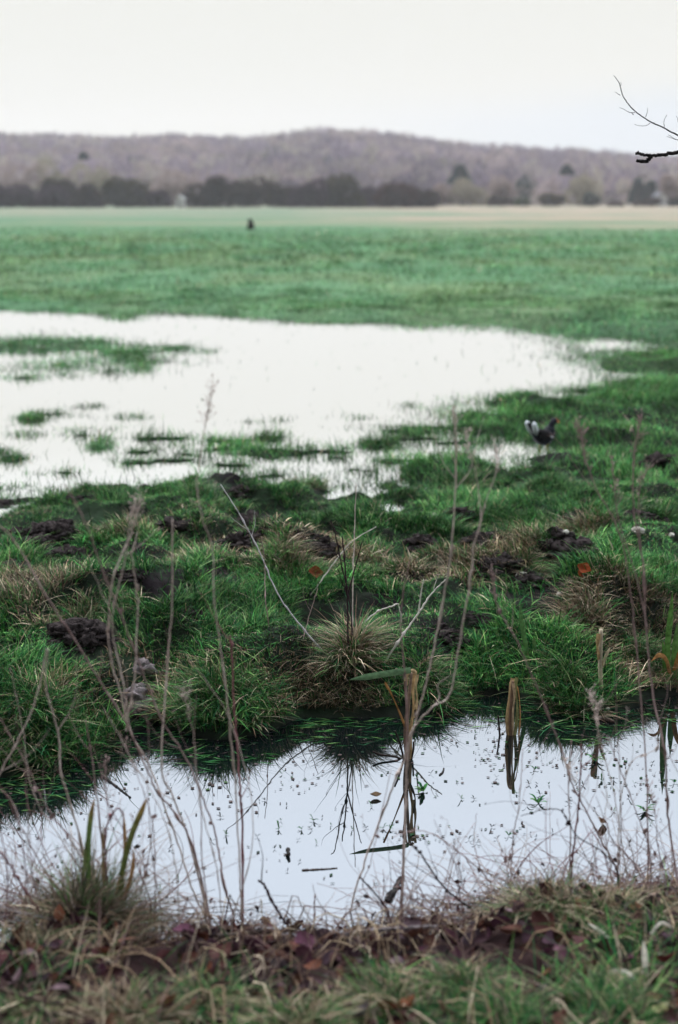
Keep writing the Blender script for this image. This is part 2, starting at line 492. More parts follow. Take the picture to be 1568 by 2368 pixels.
# ------------------------------------------------------------------ ground sheet
def seq(a, b, f):
    out = [a]
    while out[-1] < b:
        out.append(out[-1] + f * max(abs(out[-1]), 2.5))
    return out
rows = np.array([-60, -30, -15, -8, -4, -1, 0.5, 1.5, 2.0] + seq(2.3, 420, .0062) + [520, 700, 1000, 1400, 1600])
ncol = 430
sgrid = np.linspace(-1, 1, ncol)
sgrid = np.sign(sgrid) * (0.62 * abs(sgrid) + .38 * abs(sgrid) ** 5)
hw = 4.2 + .62 * np.abs(rows)
GX = sgrid[None, :] * hw[:, None]
GY = np.repeat(rows[:, None], ncol, 1)
GZ = terrain(GX, GY)
terrain_exact = terrain
def terrain(x, y):
    """height of the ground sheet itself, read back from its grid"""
    x = np.asarray(x, float); y = np.asarray(y, float)
    shp = x.shape; x = x.ravel(); y = y.ravel()
    i = np.clip(np.searchsorted(rows, y) - 1, 0, len(rows) - 2)
    fr = np.clip((y - rows[i]) / (rows[i + 1] - rows[i]), 0, 1)
    def line(k):
        s = np.clip(x / hw[k], -.9999, .9999)
        j = np.clip(np.searchsorted(sgrid, s) - 1, 0, ncol - 2)
        f = (s - sgrid[j]) / (sgrid[j + 1] - sgrid[j])
        return GZ[k, j] * (1 - f) + GZ[k, j + 1] * f
    return (line(i) * (1 - fr) + line(i + 1) * fr).reshape(shp)
def ground_at(x, y):
    return float(terrain(np.array([float(x)]), np.array([float(y)]))[0])
def ground_colour(x, y, z):
    n1 = fbm(x * .8, y * .8, 101, 4); n2 = fbm(x * 4, y * 4, 102, 3); n3 = fbm(x * .12, y * .35, 103, 4)
    soil = np.array([.012, .0095, .010]); turf = np.array([.016, .040, .014]); litter = np.array([.026, .015, .014])
    far1 = np.array([.105, .190, .095]); far2 = np.array([.060, .130, .062]); tan = np.array([.30, .23, .17])
    c = soil + (turf - soil) * np.clip((n1 * .6 + n2 * .6 - .35) * 2, 0, 1)[..., None] * .55
    yel = sstep(.42, .68, fbm(x * .40, y * .22, 207, 4))[..., None] * .35
    far1 = far1 + (np.array([.17, .185, .085]) - far1) * yel; far2 = far2 + (np.array([.105, .12, .055]) - far2) * yel
    f = sstep(14, 30, y)[..., None]
    mg = far2 + (far1 - far2) * np.clip((n3 * .5 + n2 * .5 - .3) * 2.5, 0, 1)[..., None]
    c = c + (mg - c) * f
    # dry straw-coloured strips towards the far side of the meadow
    streak = sstep(.40, .62, fbm(x * .03 + 3, y * .055, 107, 4))
    r_ = sstep(-.07, .09, x / np.maximum(y, 1))
    start = 178 - 70 * r_
    tanm = sstep(-35, 35, y - start + (n3 - .5) * 60) * (.12 + .88 * np.maximum(streak * (.5 + .5 * r_), sstep(190, 260, y) * r_)) * (.55 + .45 * sstep(.35, .6, fbm(x * .25, y * .1, 111, 3)))
    tuft = sstep(.54, .66, fbm(x * .06, y * .12, 109, 4)) * sstep(95, 130, y) * .6
    tanm = np.maximum(tanm, tuft)
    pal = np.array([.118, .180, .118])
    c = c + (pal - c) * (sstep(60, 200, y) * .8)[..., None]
    c = c + (tan - c) * (np.clip(tanm, 0, .9))[..., None]
    nb = sstep(0, .2, Yn(x) - y)[..., None]
    c = c + (litter - c) * nb
    wet = (sstep(.03, -.02, z - STREAM_Z) * (y < Yf(x) + .3))[..., None]
    c = c + (np.array([.012, .011, .010]) - c) * wet
    return c
GC = ground_colour(GX, GY, GZ)
nr = len(rows)
idx = np.arange(nr * ncol).reshape(nr, ncol)
GF = np.stack([idx[:-1, :-1], idx[:-1, 1:], idx[1:, 1:], idx[1:, :-1]], -1).reshape(-1, 4)
tag(mesh_np('ground', np.stack([GX, GY, GZ], -1).reshape(-1, 3), GF, GC.reshape(-1, 3), M['ground'], True),
    'meadow earth and turf running from the stream bank to the hills', 'ground', kind='structure')

# ------------------------------------------------------------------ water
def sheet(name, x0, x1, y0, y1, z, mat, label):
    n = 12
    xs = np.linspace(x0, x1, n); ys = np.linspace(y0, y1, n)
    gx, gy = np.meshgrid(xs, ys)
    i = np.arange(n * n).reshape(n, n)
    F = np.stack([i[:-1, :-1], i[:-1, 1:], i[1:, 1:], i[1:, :-1]], -1).reshape(-1, 4)
    return tag(mesh_np(name, np.stack([gx, gy, 0 * gx + z], -1).reshape(-1, 3), F, None, mat), label, 'water', kind='structure')
xs = np.linspace(-9, 9, 160)
top_ = Yf(xs) + .5; bot_ = Yn(xs) - .5
V = np.vstack([np.stack([xs, bot_, 0 * xs + STREAM_Z], 1), np.stack([xs, top_, 0 * xs + STREAM_Z], 1)])
F = [(i, i + 1, 160 + i + 1, 160 + i) for i in range(159)]
tag(mesh_np('stream_water', V, np.array(F), None, M['stream']), 'still dark stream reflecting pale blue sky between the two banks', 'water', kind='structure')
sheet('flood_water', -14, 12, 9.2, 33, POND_Z, M['pond'], 'white sheet of flood water lying in the green meadow')

clods = [
    (120, 1245, 150, 55, 'largest dark earth clod, a steep bare face at the far left of the bank'),
    (190, 1158, 70, 22, 'dark earth clod at the flood edge, left of the dark green tussock'),
    (30, 1168, 60, 14, 'flat dark earth clod at the water line on the left edge'),
    (405, 1212, 80, 22, 'dark clod second from the left in the row above the tall green grass'),
    (585, 1212, 120, 26, 'wide crumbly clod left of the bank centre, crossed by the slanting grey stick'),
    (150, 1282, 110, 20, 'low grey-black clod just in front of the largest bare face'),
    (25, 1315, 90, 30, 'dark clod cut off by the left edge of the picture'),
    (275, 1332, 100, 24, 'dark clod behind the paired pale stems at left'),
    (550, 1252, 110, 24, 'dark crumbly clod at the lower left of the widest one'),
    (735, 1275, 100, 34, 'dark clod behind the pale straw tussock in mid bank'),
    (515, 1345, 110, 34, 'dark clod above the large overhanging green tussock'),
    (445, 1425, 60, 34, 'small brown clod with a mossy top beside the large overhanging tussock'),
    (195, 1465, 140, 46, 'broad brown earth face below the yellow-green tussock at left'),
    (1065, 1195, 70, 34, 'dark clod beside the pair of white flints'),
    (1115, 1255, 110, 36, 'dark clod where the forked brown stem crosses it'),
    (970, 1258, 70, 34, 'small upright dark clod left of the forked stem'),
    (1255, 1195, 90, 24, 'dark clod right of the forked stem, half under grass'),
    (1325, 1205, 90, 24, 'dark clod with a small flint on it, right of centre'),
    (1358, 1170, 60, 26, 'dark rounded clod higher up the bank at right'),
    (1155, 1315, 120, 40, 'deep dark hollow of earth above the white flint'),
    (1325, 1275, 130, 38, 'dark clod between two dull flints on the right'),
    (1225, 1350, 100, 44, 'dark earth holding the largest white flint'),
    (1110, 1435, 70, 26, 'purplish clod low on the bank between bent brown stems'),
    (1515, 1080, 110, 34, 'long dark clod at the right edge beyond the tall weeds'),
    (1040, 1480, 90, 44, 'dark wet hollow at the foot of the long bent stem'),
    (545, 1145, 60, 26, 'dark clod beside the green tussock at the flood edge'),
    (340, 1132, 60, 16, 'small dark clod on the flood shore above the pale stems'),
    (1480, 1195, 110, 20, 'flat clod with pale flints near the right edge'),
]
clod_at = []
for (px, py, w, h, lab) in clods + [(305, 1620, 120, 90, ''), (325, 1545, 75, 60, '')]:
    x, y, z = hit(px, py)
    clod_at.append((x, y, w / FPX * y * .5))
BIRD_X, BIRD_Y = [float(v) for v in on_z(1257, 1040, POND_Z + .02)]
def off_clods(x, y):
    k = np.ones_like(x)
    for (cx, cy_, w) in clod_at:
        q_ = ((x - cx) / (w * 1.1)) ** 2 + ((y - cy_ + w * .45) / (w * 1.25)) ** 2
        k *= sstep(.55, 1.3, q_ + (vnoise(x * 9, y * 9, 351) - .5) * .5)
    return .14 + .86 * k
# ------------------------------------------------------------------ grass (stuff)
GREENS = np.array([(.017, .092, .020), (.036, .135, .030), (.010, .066, .021), (.090, .190, .050), (.007, .044, .015)])
STRAW = np.array([(.36, .27, .17), (.26, .18, .11), (.46, .37, .26), (.16, .10, .065)])
BLUEG = np.array([(.060, .165, .066), (.090, .205, .082), (.042, .130, .056), (.120, .220, .090), (.064, .165, .058)])
MARSH = np.array([(.036, .135, .034), (.064, .180, .046), (.020, .098, .030), (.105, .215, .060), (.040, .140, .038)])
def pick(pal, n, jit=.15):
    c = pal[rng.integers(0, len(pal), n)]
    return c * (1 + rng.normal(0, jit, (n, 1)))
def scatter_grass(n, x0, x1, y0, y1, dens, hfun, w, pal, straw, lean=.35, curl=.4, lev=(0, .35, .7, 1.0), yexp=None):
    """n tries, kept by dens(x,y,z)"""
    x = rng.uniform(x0, x1, n) if not callable(x0) else None
    y = rng.uniform(y0, y1, n)
    if yexp:
        y = (y0 ** yexp + rng.uniform(0, 1, n) * (y1 ** yexp - y0 ** yexp)) ** (1 / yexp)
        x = rng.uniform(-1, 1, n) * (x1 * y)
    z = terrain(x, y)
    k = rng.uniform(0, 1, n) < dens(x, y, z)
    x, y, z = x[k], y[k], z[k]; n = len(x)
    h = hfun(x, y, z) * rng.lognormal(0, .28, n)
    s = straw(x, y) if callable(straw) else np.full(n, straw)
    st = rng.uniform(0, 1, n) < s
    cb = np.where(st[:, None], pick(STRAW, n) * rng.choice([.2, .45, 1.0], (n, 1)), pick(pal, n))
    tipst = rng.uniform(0, 1, n) < .10
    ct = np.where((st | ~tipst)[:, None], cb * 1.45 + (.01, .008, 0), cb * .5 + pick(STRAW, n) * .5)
    drift = .72 + .75 * sstep(.3, .7, fbm(x * 1.9, y * 1.9, 205, 3))
    vary = (drift * rng.lognormal(0, .38, n))[:, None]
    yel = sstep(.42, .68, fbm(x * .40, y * .22, 207, 4))[:, None] * sstep(22, 34, y)[:, None] * .35
    cb, ct = [c_ + (np.array([.15, .165, .065]) * c_.sum(1, keepdims=True) / .31 - c_) * yel for c_ in (cb, ct)]
    vary = vary * (1 + (fbm(x * .5, y * .3, 209, 3) - .5) * 1.1 * sstep(22, 34, y))[:, None]
    cb, ct = cb * vary, ct * vary
    # lean drifts from clump to clump, and downhill at the stream edge
    a0 = fbm(x * 1.6, y * 1.6, 201, 2) * 12.0
    az = a0 + rng.normal(0, 1.3, n)
    ln = np.abs(rng.normal(lean, .22, n)); cu = np.abs(rng.normal(curl, .25, n))
    ln = np.where(st, ln * 1.3, ln)
    ww = w(x, y) if callable(w) else w
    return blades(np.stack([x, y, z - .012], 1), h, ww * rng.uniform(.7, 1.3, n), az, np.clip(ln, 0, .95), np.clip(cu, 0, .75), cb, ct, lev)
def bank_d(x, y, z):
    d = y - Yf(x)
    e = .02
    slope = (terrain(x, y + e) - z) / e
    n = fbm(x * 2.4, y * 2.4, 301, 3)
    bare = sstep(.545, .60, n) * .95 * sstep(.45, .8, d)
    steep = sstep(.8, 1.6, slope) * .3
    inpond = (y > 9.3) & (z < POND_Z - .005)
    return np.where((d > .02) & (z > STREAM_Z + .0) & ~inpond, np.clip((1 - bare) * (1 - steep), 0.03, 1) * off_clods(x, y), 0)
def bank_h(x, y, z):
    n = fbm(x * 2.2, y * 2.2, 311, 3)
    return (.028 + .075 * sstep(.35, .7, n)) * (1 - .45 * sstep(9.2, 10.0, y)) + .06 * sstep(.5, .0, y - Yf(x))
def bank_straw(x, y):
    return np.clip(sstep(.54, .72, fbm(x * 1.3, y * 1.3, 321, 3)) * .7 * sstep(10, 8, y) + .05, 0, .9)
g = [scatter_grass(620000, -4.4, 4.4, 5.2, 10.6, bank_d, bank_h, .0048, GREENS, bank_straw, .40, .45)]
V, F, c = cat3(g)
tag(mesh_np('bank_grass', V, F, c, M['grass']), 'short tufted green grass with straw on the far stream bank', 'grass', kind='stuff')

def mead_d(x, y, z):
    trod = sstep(.6, 1.3, ((x - BIRD_X) / .20) ** 2 + ((y - BIRD_Y + .45) / .55) ** 2)
    return np.where(z > POND_Z - .004, .95, 0) * (.12 + .88 * trod) * sstep(.75, .62, fbm(x * 1.2, y * 1.2, 331, 3)) * sstep(105, 45, y) * np.where((y > 30), (.35 + .65 * sstep(.32, .55, fbm(x * 1.3, y * .8, 335, 3))), 1)
def mead_h(x, y, z):
    return (.045 + .075 * sstep(.3, .7, fbm(x * 1.3, y * 1.3, 341, 3))) * (1 + .6 * sstep(20, 60, y))
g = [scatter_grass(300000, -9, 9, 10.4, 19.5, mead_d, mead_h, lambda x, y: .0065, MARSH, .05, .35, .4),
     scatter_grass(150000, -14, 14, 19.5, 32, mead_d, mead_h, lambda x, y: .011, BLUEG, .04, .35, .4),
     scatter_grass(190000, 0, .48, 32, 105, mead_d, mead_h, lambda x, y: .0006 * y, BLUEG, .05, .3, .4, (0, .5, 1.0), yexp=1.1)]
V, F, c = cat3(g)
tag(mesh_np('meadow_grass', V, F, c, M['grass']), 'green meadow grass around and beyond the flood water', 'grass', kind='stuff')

def flood_d(x, y, z):
    r = z - POND_Z
    return np.where((r < .0) & (r > -.06), sstep(-.062, -.004, r) ** 1.2 * .9, 0)
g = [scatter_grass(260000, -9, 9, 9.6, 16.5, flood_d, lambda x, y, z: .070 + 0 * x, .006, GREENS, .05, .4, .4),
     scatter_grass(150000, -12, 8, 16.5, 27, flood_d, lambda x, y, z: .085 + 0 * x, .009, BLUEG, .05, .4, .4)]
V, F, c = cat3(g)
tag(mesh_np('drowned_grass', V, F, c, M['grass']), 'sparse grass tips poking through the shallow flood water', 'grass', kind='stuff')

# ------------------------------------------------------------------ tussocks (things)
def tussock(px, py, r_px, top_px, label, straw, nbl, name='grass_tussock', cat='tussock', group=None, zref=None, pal=GREENS, w=.0048, droop=.6, topstraw=None, dull=.8, spread=1.0):
    if zref is None:
        x0, y0 = hit(px, py)[:2]
    else:
        x0, y0 = on_z(px, py, zref)
    x0, y0 = float(x0), float(y0)
    z0 = float(terrain(np.array([x0]), np.array([y0]))[0])
    r = r_px / FPX * y0 * (.92 if zref is None else 1)
    hgt = top_px / FPX * y0 * (.56 if zref is None else .8 if zref == POND_Z else 1)
    K = 9
    ka = rng.uniform(0, 2 * np.pi, K); kr = np.sqrt(rng.uniform(0, 1, K)) * r * .8
    kx, ky, kh, kt = np.cos(ka) * kr, np.sin(ka) * kr * .9, rng.uniform(.45, 1.3, K), rng.uniform(0, 2 * np.pi) + rng.normal(0, 1.0, K)
    kk = rng.integers(0, K, nbl)
    a = rng.uniform(0, 2 * np.pi, nbl); q = np.sqrt(rng.uniform(0, 1, nbl)) * r * .55
    ox, oy = kx[kk] + np.cos(a) * q, ky[kk] + np.sin(a) * q * .9
    bx, by = x0 + ox, y0 + oy
    bz = terrain(bx, by)
    if zref is not None:
        bz = np.maximum(bz, zref - .04)
    bz = np.minimum(bz, z0 + .2)
    out = np.clip(np.hypot(ox, oy) / r, 0, 1.2)
    h = hgt * kh[kk] * (1.0 - .25 * np.clip(out, 0, 1)) * rng.lognormal(0, .28, nbl)
    ps = straw if topstraw is None else np.where(out < .6, topstraw, straw)
    st = rng.uniform(0, 1, nbl) < np.clip(ps + .25 * sstep(.6, 1, out), 0, .95)
    cb = np.where(st[:, None], pick(STRAW, nbl) * dull * rng.choice([.5, .8, 1.2], (nbl, 1)), pick(pal, nbl))
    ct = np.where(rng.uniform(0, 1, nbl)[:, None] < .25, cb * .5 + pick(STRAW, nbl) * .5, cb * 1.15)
    vary = rng.lognormal(0, .3, nbl)[:, None]; cb, ct = cb * vary, ct * vary
    lean = np.clip(.08 + .30 * out + np.abs(rng.normal(.0, .38, nbl)), 0, .97)
    curl = np.clip(droop * out * .7 + np.abs(rng.normal(.0, .45, nbl)), 0, .97)
    lean, curl = lean * spread, curl * spread
    # each sub-tuft leans its own way, the rim hangs outwards
    az1 = np.arctan2(np.sin(kt[kk]) * .9 + oy / r * .6 + rng.normal(0, .95, nbl), np.cos(kt[kk]) * .9 + ox / r * .6 + rng.normal(0, .95, nbl))
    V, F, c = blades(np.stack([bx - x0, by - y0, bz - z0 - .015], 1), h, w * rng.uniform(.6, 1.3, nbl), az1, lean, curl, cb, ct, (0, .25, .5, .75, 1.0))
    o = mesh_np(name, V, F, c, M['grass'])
    o.location = (x0, y0, z0)
    return tag(o, label, cat, group)
GT = 'grass tussocks on the far bank'
tussock(818, 1515, 52, 150, 'straw-topped tussock at mid bank with dark upright stems growing out of it', .25, 1900, group=GT, topstraw=.65, spread=1.0, dull=1.0)
tussock(500, 1610, 125, 130, 'large bright green tussock overhanging the stream left of centre', .12, 4800, group=GT)
tussock(140, 1690, 130, 120, 'green tussock hanging to the water at the left edge of the far bank', .08, 4200, group=GT)
tussock(1315, 1600, 95, 115, 'green tussock behind the pale reed stub on the right of the bank', .10, 2800, group=GT)
tussock(1020, 1600, 75, 90, 'low green tussock beside the bent brown stems on the bank edge', .10, 2000, group=GT)
tussock(1365, 1420, 90, 85, 'matted straw-brown tussock beside the orange leaf', .75, 2200, group=GT)
tussock(680, 1320, 85, 75, 'pale straw tussock beside the rust-brown leaf', .7, 2000, group=GT)
tussock(480, 1150, 90, 60, 'dark green tussock at the edge of the flood water, left of centre', .04, 1800, group=GT)
tussock(720, 1128, 60, 50, 'small rounded tussock at the flood edge above the centre of the bank', .2, 1200, group=GT)
tussock(1040, 1110, 90, 65, 'dark green tussock just left below the moorhen', .05, 2000, group=GT)
tussock(1270, 1110, 85, 50, 'low bright green tussock just below the moorhen', .03, 1800, group=GT)
tussock(190, 1420, 120, 75, 'yellow-green tussock on the left of the bank above a bare earth face', .35, 2600, group=GT)
tussock(560, 1340, 70, 60, 'short green tussock between two dark earth clods', .15, 1400, group=GT)
tussock(1490, 1520, 70, 90, 'green tussock near the tall green blade at the right edge', .15, 1700, group=GT)
tussock(1190, 1310, 75, 60, 'straw-tipped tussock overhanging the dark hollow with the white flint', .4, 1500, group=GT)
GI_ = 'grass islands in the flood water'
tussock(235, 1035, 40, 30, 'dense dark tuft standing in the flood water at left', .03, 900, 'grass_islet', 'grass islet', GI_, POND_Z, BLUEG, .008)
tussock(870, 1032, 60, 18, 'long low grass islet in the flood water left of the moorhen', .15, 1000, 'grass_islet', 'grass islet', GI_, POND_Z, GREENS, .007)
tussock(620, 1015, 62, 18, 'pale green grass islet in the middle of the flood shallows', .1, 800, 'grass_islet', 'grass islet', GI_, POND_Z, GREENS, .007)
tussock(75, 970, 36, 20, 'small tuft islet near the left edge of the flood water', .05, 500, 'grass_islet', 'grass islet', GI_, POND_Z, BLUEG, .008)
tussock(965, 993, 68, 12, 'thin strip islet of grass joined to the flood shore at right', .15, 800, 'grass_islet', 'grass islet', GI_, POND_Z, GREENS, .007)
tussock(400, 806, 50, 10, 'dark green far islet, rightmost of the drowned band at the left', .02, 700, 'grass_islet', 'grass islet', GI_, POND_Z, BLUEG, .012)
tussock(235, 803, 60, 11, 'middle islet of the drowned grass band at the left of the flood', .02, 800, 'grass_islet', 'grass islet', GI_, POND_Z, BLUEG, .012)
tussock(1100, 757, 22, 9, 'tiny grass islet close to the far shore of the flood', .02, 350, 'grass_islet', 'grass islet', GI_, POND_Z, BLUEG, .012)

# ------------------------------------------------------------------ near bank: litter, grass
def near_ok(x, y, z):
    return np.where((Yn(x) - y) > .0, 1.0, 0.0)
def near_green(x, y, z):
    # greener to the right and towards the camera
    e = Yn(x) - y
    return near_ok(x, y, z) * np.clip(sstep(.45, .95, e + x * .22 + (fbm(x * 2, y * 2, 401, 2) - .5) * .8), .03, 1) * sstep(.42, .58, fbm(x * 5, y * 5, 405, 3))
def near_straw(x, y):
    e = Yn(x) - y
    return np.clip(.75 - .70 * sstep(.25, .9, e + x * .25) + (fbm(x * 3, y * 3, 411, 2) - .5) * .9, .06, .9)
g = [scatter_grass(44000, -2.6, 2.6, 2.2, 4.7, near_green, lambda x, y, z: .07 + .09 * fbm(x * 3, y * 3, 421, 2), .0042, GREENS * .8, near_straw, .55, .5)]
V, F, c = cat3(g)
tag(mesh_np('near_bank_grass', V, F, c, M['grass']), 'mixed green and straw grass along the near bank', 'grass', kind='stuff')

def leaf_shape(n_long=7, wid=.42):
    """a curled fallen leaf about 1 long, as a grid of quads with 5 columns"""
    t = np.linspace(0, 1, n_long)
    wv = wid * np.sin(np.pi * np.clip(t * .96 + .03, 0, 1)) ** .75 * (1 - .25 * t)
    return t, wv
def leaf_np(size, curl_l, curl_w, twist, wid=.42):
    t, wv = leaf_shape(7, wid)
    V = []
    for i, ti in enumerate(t):
        for s in (-1, -.5, 0, .5, 1):
            x = (ti - .5); yv = s * wv[i] * (1 + .12 * math.sin(9 * ti + s * 3))
            zv = curl_l * (ti - .5) ** 2 * 2 + curl_w * abs(s) ** 1.6 * wv[i] + twist * s * wv[i] * (ti - .5)
            zv += .03 * math.sin(7 * ti + 4 * s)
            V.append((x * size, yv * size, zv * size))
    F = []
    for i in range(6):
        for j in range(4):
            a = i * 5 + j
            F.append((a, a + 1, a + 6, a + 5))
    return np.array(V), np.array(F)
def rotmat(rx, ry, rz):
    cx, sx, cyy, sy, cz, sz = math.cos(rx), math.sin(rx), math.cos(ry), math.sin(ry), math.cos(rz), math.sin(rz)
    return np.array([[cz, -sz, 0], [sz, cz, 0], [0, 0, 1]]) @ np.array([[cyy, 0, sy], [0, 1, 0], [-sy, 0, cyy]]) @ np.array([[1, 0, 0], [0, cx, -sx], [0, sx, cx]])
LEAFC = np.array([(.11, .036, .030), (.075, .028, .030), (.15, .055, .036), (.055, .024, .028), (.21, .070, .035), (.15, .085, .08), (.10, .035, .045)])
def scatter_leaves(n, fx, smin, smax, pal, zoff=.01):
    parts, cols = [], []
    for i in range(n):
        x, y = fx()
        z = float(terrain(np.array([x]), np.array([y]))[0])
        V, F = leaf_np(random.uniform(smin, smax), random.uniform(-.5, .7), random.uniform(-.2, .9), random.uniform(-1, 1), random.uniform(.22, .42))
        V = V @ rotmat(random.gauss(0, .8), random.gauss(0, .6), random.uniform(0, 6.3)).T + (x, y, z + zoff + random.uniform(0, .035))
        parts.append((V, F)); cols.append(np.repeat((pal[random.randrange(len(pal))] * random.choice((.35, .6, .9, 1.2, 1.9)))[None], len(V), 0))
    V, F = join(parts)
    return V, F, np.vstack(cols)
def near_xy():
    while True:
        x = random.uniform(-2.2, 2.2)
        e = random.random() ** 1.4 * 1.7
        y = float(Yn(x)) - e + .04
        if y > 2.3:
            return x, y
V, F, c = scatter_leaves(2600, near_xy, .03, .085, LEAFC * np.array([.50, .56, .64]))
tag(mesh_np('leaf_litter', V, F, c, M['leaf']), 'matted brown and purple leaf litter along the near bank', 'leaf litter', kind='stuff')
# tangled dead stalks lying on the litter
def dead_tangle(n, l0=.08, l1=.26, r0=.0013, r1=.003, bright=.35):
    parts, cols = [], []
    for i in range(n):
        x, y = near_xy()
        if x > 0.3 and random.random() < .55:
            x -= random.uniform(.3, 1.8)
            y = min(y, float(Yn(x)))
        a = random.uniform(0, 6.3); L = random.uniform(l0, l1); k1, k2 = random.uniform(0, 6.3), random.uniform(.3, 1.3)
        arch = random.uniform(.01, .09)
        bend = random.uniform(-.5, .5)
        P = []
        for t in np.linspace(0, 1, 6):
            px_, py_ = x + math.cos(a + bend * t) * L * (t - .5) + .012 * math.sin(k1 + 7 * t), y + math.sin(a + bend * t) * L * (t - .5) + .012 * math.cos(k1 * 2 + 6 * t)
            zt = float(terrain(np.array([px_]), np.array([py_]))[0])
            P.append((px_, py_, max(zt, STREAM_Z) +   .012 + arch * 4 * t ** k2 * (1 - t)))
        V, F = tube(P, np.linspace(1, .5, 6) * random.uniform(r0, r1), 4)
        parts.append((V, F)); cols.append(np.repeat(((pick(STRAW, 1)[0] * random.uniform(.8, 1.2) if random.random() < bright else np.array((.11, .07, .06)) * random.uniform(.4, 1.4)))[None], len(V), 0))
    V, F = join(parts)
    return V, F, np.vstack(cols)
V, F, c = cat3([dead_tangle(700), dead_tangle(420, .06, .22, .0010, .0022, 1.0)])
tag(mesh_np('dead_grass_tangle', V, F, c, M['stem']), 'tangle of dead straw stalks lying on the near bank litter', 'dead grass', kind='stuff')
# floating bits on the stream
def float_xy():
    while True:
        u = random.uniform(-60, 1640); v = random.uniform(1620, 2050)
        x, y = on_z(u, v, STREAM_Z)
        x, y = float(x), float(y)
        if Yn(x) + .05 < y < Yf(x) - .01:
            near_far = math.exp(-(Yf(x) - y) / .28)
            cl_ = float(vnoise(x * 4.5, y * 4.5, 555)); cl_ = max(0, cl_ - .60) * 2.8
            if random.random() < near_far * .9 + cl_ * (.55 if u > 620 else .22) * (1 if v < 1960 else .15) + .004:
                return x, y
parts, cols = [], []
for i in range(1700):
    x, y = float_xy()
    L = random.uniform(.005, .022); wv = L * random.uniform(.15, .6)
    if random.random() < .5 and Yf(x) - y < .4:
        L = random.uniform(.04, .12); wv = .003
    V, F = leaf_np(1, random.uniform(0, .15), random.uniform(0, .3), 0, .4)
    V = V * (L, wv / .4 * .8, L * .25)
    V = V @ rotmat(0, 0, random.uniform(0, 6.3) if L < .04 else random.gauss(0, .5)).T + (x, y, STREAM_Z + .003)
    parts.append((V, F))
    cc = pick(GREENS, 1)[0] * 1.2 if L > .035 and random.random() < .8 else pick(GREENS, 1)[0] * .3 if random.random() < .4 else np.array((.05, .035, .03)) * random.uniform(.5, 1.6)
    cols.append(np.repeat(cc[None], len(V), 0))
V, F = join(parts)
tag(mesh_np('floating_litter', V, F, np.vstack(cols), M['leaf']), 'specks of drowned grass and leaf floating on the stream', 'floating litter', kind='stuff')
# ------------------------------------------------------------------ lumps: earth, stones
def ico(sub=3):
    import bmesh
    bm = bmesh.new()
    bmesh.ops.create_icosphere(bm, subdivisions=sub, radius=1)
    V = np.array([v.co[:] for v in bm.verts]); F = np.array([[v.index for v in f.verts] for f in bm.faces])
    bm.free()
    return V, F
ICO3, ICO2, ICO1 = ico(4), ico(2), ico(1)
def lump(sx, sy, sz, seed, rough=.35, which=None):
    V, F = which or ICO3
    V = V.copy()
    n = fbm(V[:, 0] * 1.6 + seed * 3.1, V[:, 1] * 1.6 + V[:, 2] * 1.9 + seed, seed, 5, .62)
    n2 = fbm(V[:, 2] * 2.6 + seed * 1.7, V[:, 0] * 2.1 - V[:, 1] * 1.4, seed + 5, 4, .6)
    V *= (1 + rough * ((n + n2) - 1) * 1.8)[:, None]
    return V * (sx, sy, sz), F
def soil_heap(px, py, w_px, h_px, label, mat='soil', name='earth_clod', seed=0, crumbs=95, cat='earth clod', group='bare earth clods on the far bank'):
    x, y, z = hit(px, py)
    w = w_px / FPX * y * .5; h = h_px / FPX * y * .8
    rs = random.Random(seed * 7 + 3)
    parts = [lump(w * .85, w * .62, h * .5, seed, .7)]
    for k in range(crumbs):
        a = rs.uniform(0, 6.3); q = rs.uniform(0, 1.25) ** .7
        r = w * rs.choice((.035, .05, .05, .07, .10, .22, .32))
        V, F = lump(r * rs.uniform(.8, 1.3), r, r * rs.uniform(.4, .8), seed + 20 + k, 1.0, ICO2)
        dx, dy = math.cos(a) * q * w, math.sin(a) * q * w * .75
        gz = ground_at(x + dx, y + dy) - z
        parts.append((V + (dx, dy, max(gz, -.1) * min(q, 1) + h * .55 * max(0, 1 - q * q) ** .5), F))
    V, F = join(parts)
    V = V + (fbm(V[:, 0] * 60 + seed, V[:, 1] * 60 + V[:, 2] * 47, seed, 2) - .5)[:, None] * np.array([.012, .012, .016])
    o = mesh_np(name, V, F, None, M[mat], False)
    o.location = (x, y, z - .01)
    return tag(o, label, cat, group)
for i, (px, py, w, h, lab) in enumerate(clods):
    soil_heap(px, py, w, h, lab, seed=i + 1)
soil_heap(305, 1620, 120, 90, 'pale grey lump of clay between the two left tussocks', 'clay', 'clay_lump', 77, 6, 'clay lump', 'clay on the far bank')
soil_heap(325, 1545, 75, 60, 'darker grey-brown clay above the pale clay lump', 'clay', 'clay_lump', 78, 6, 'clay lump', 'clay on the far bank')

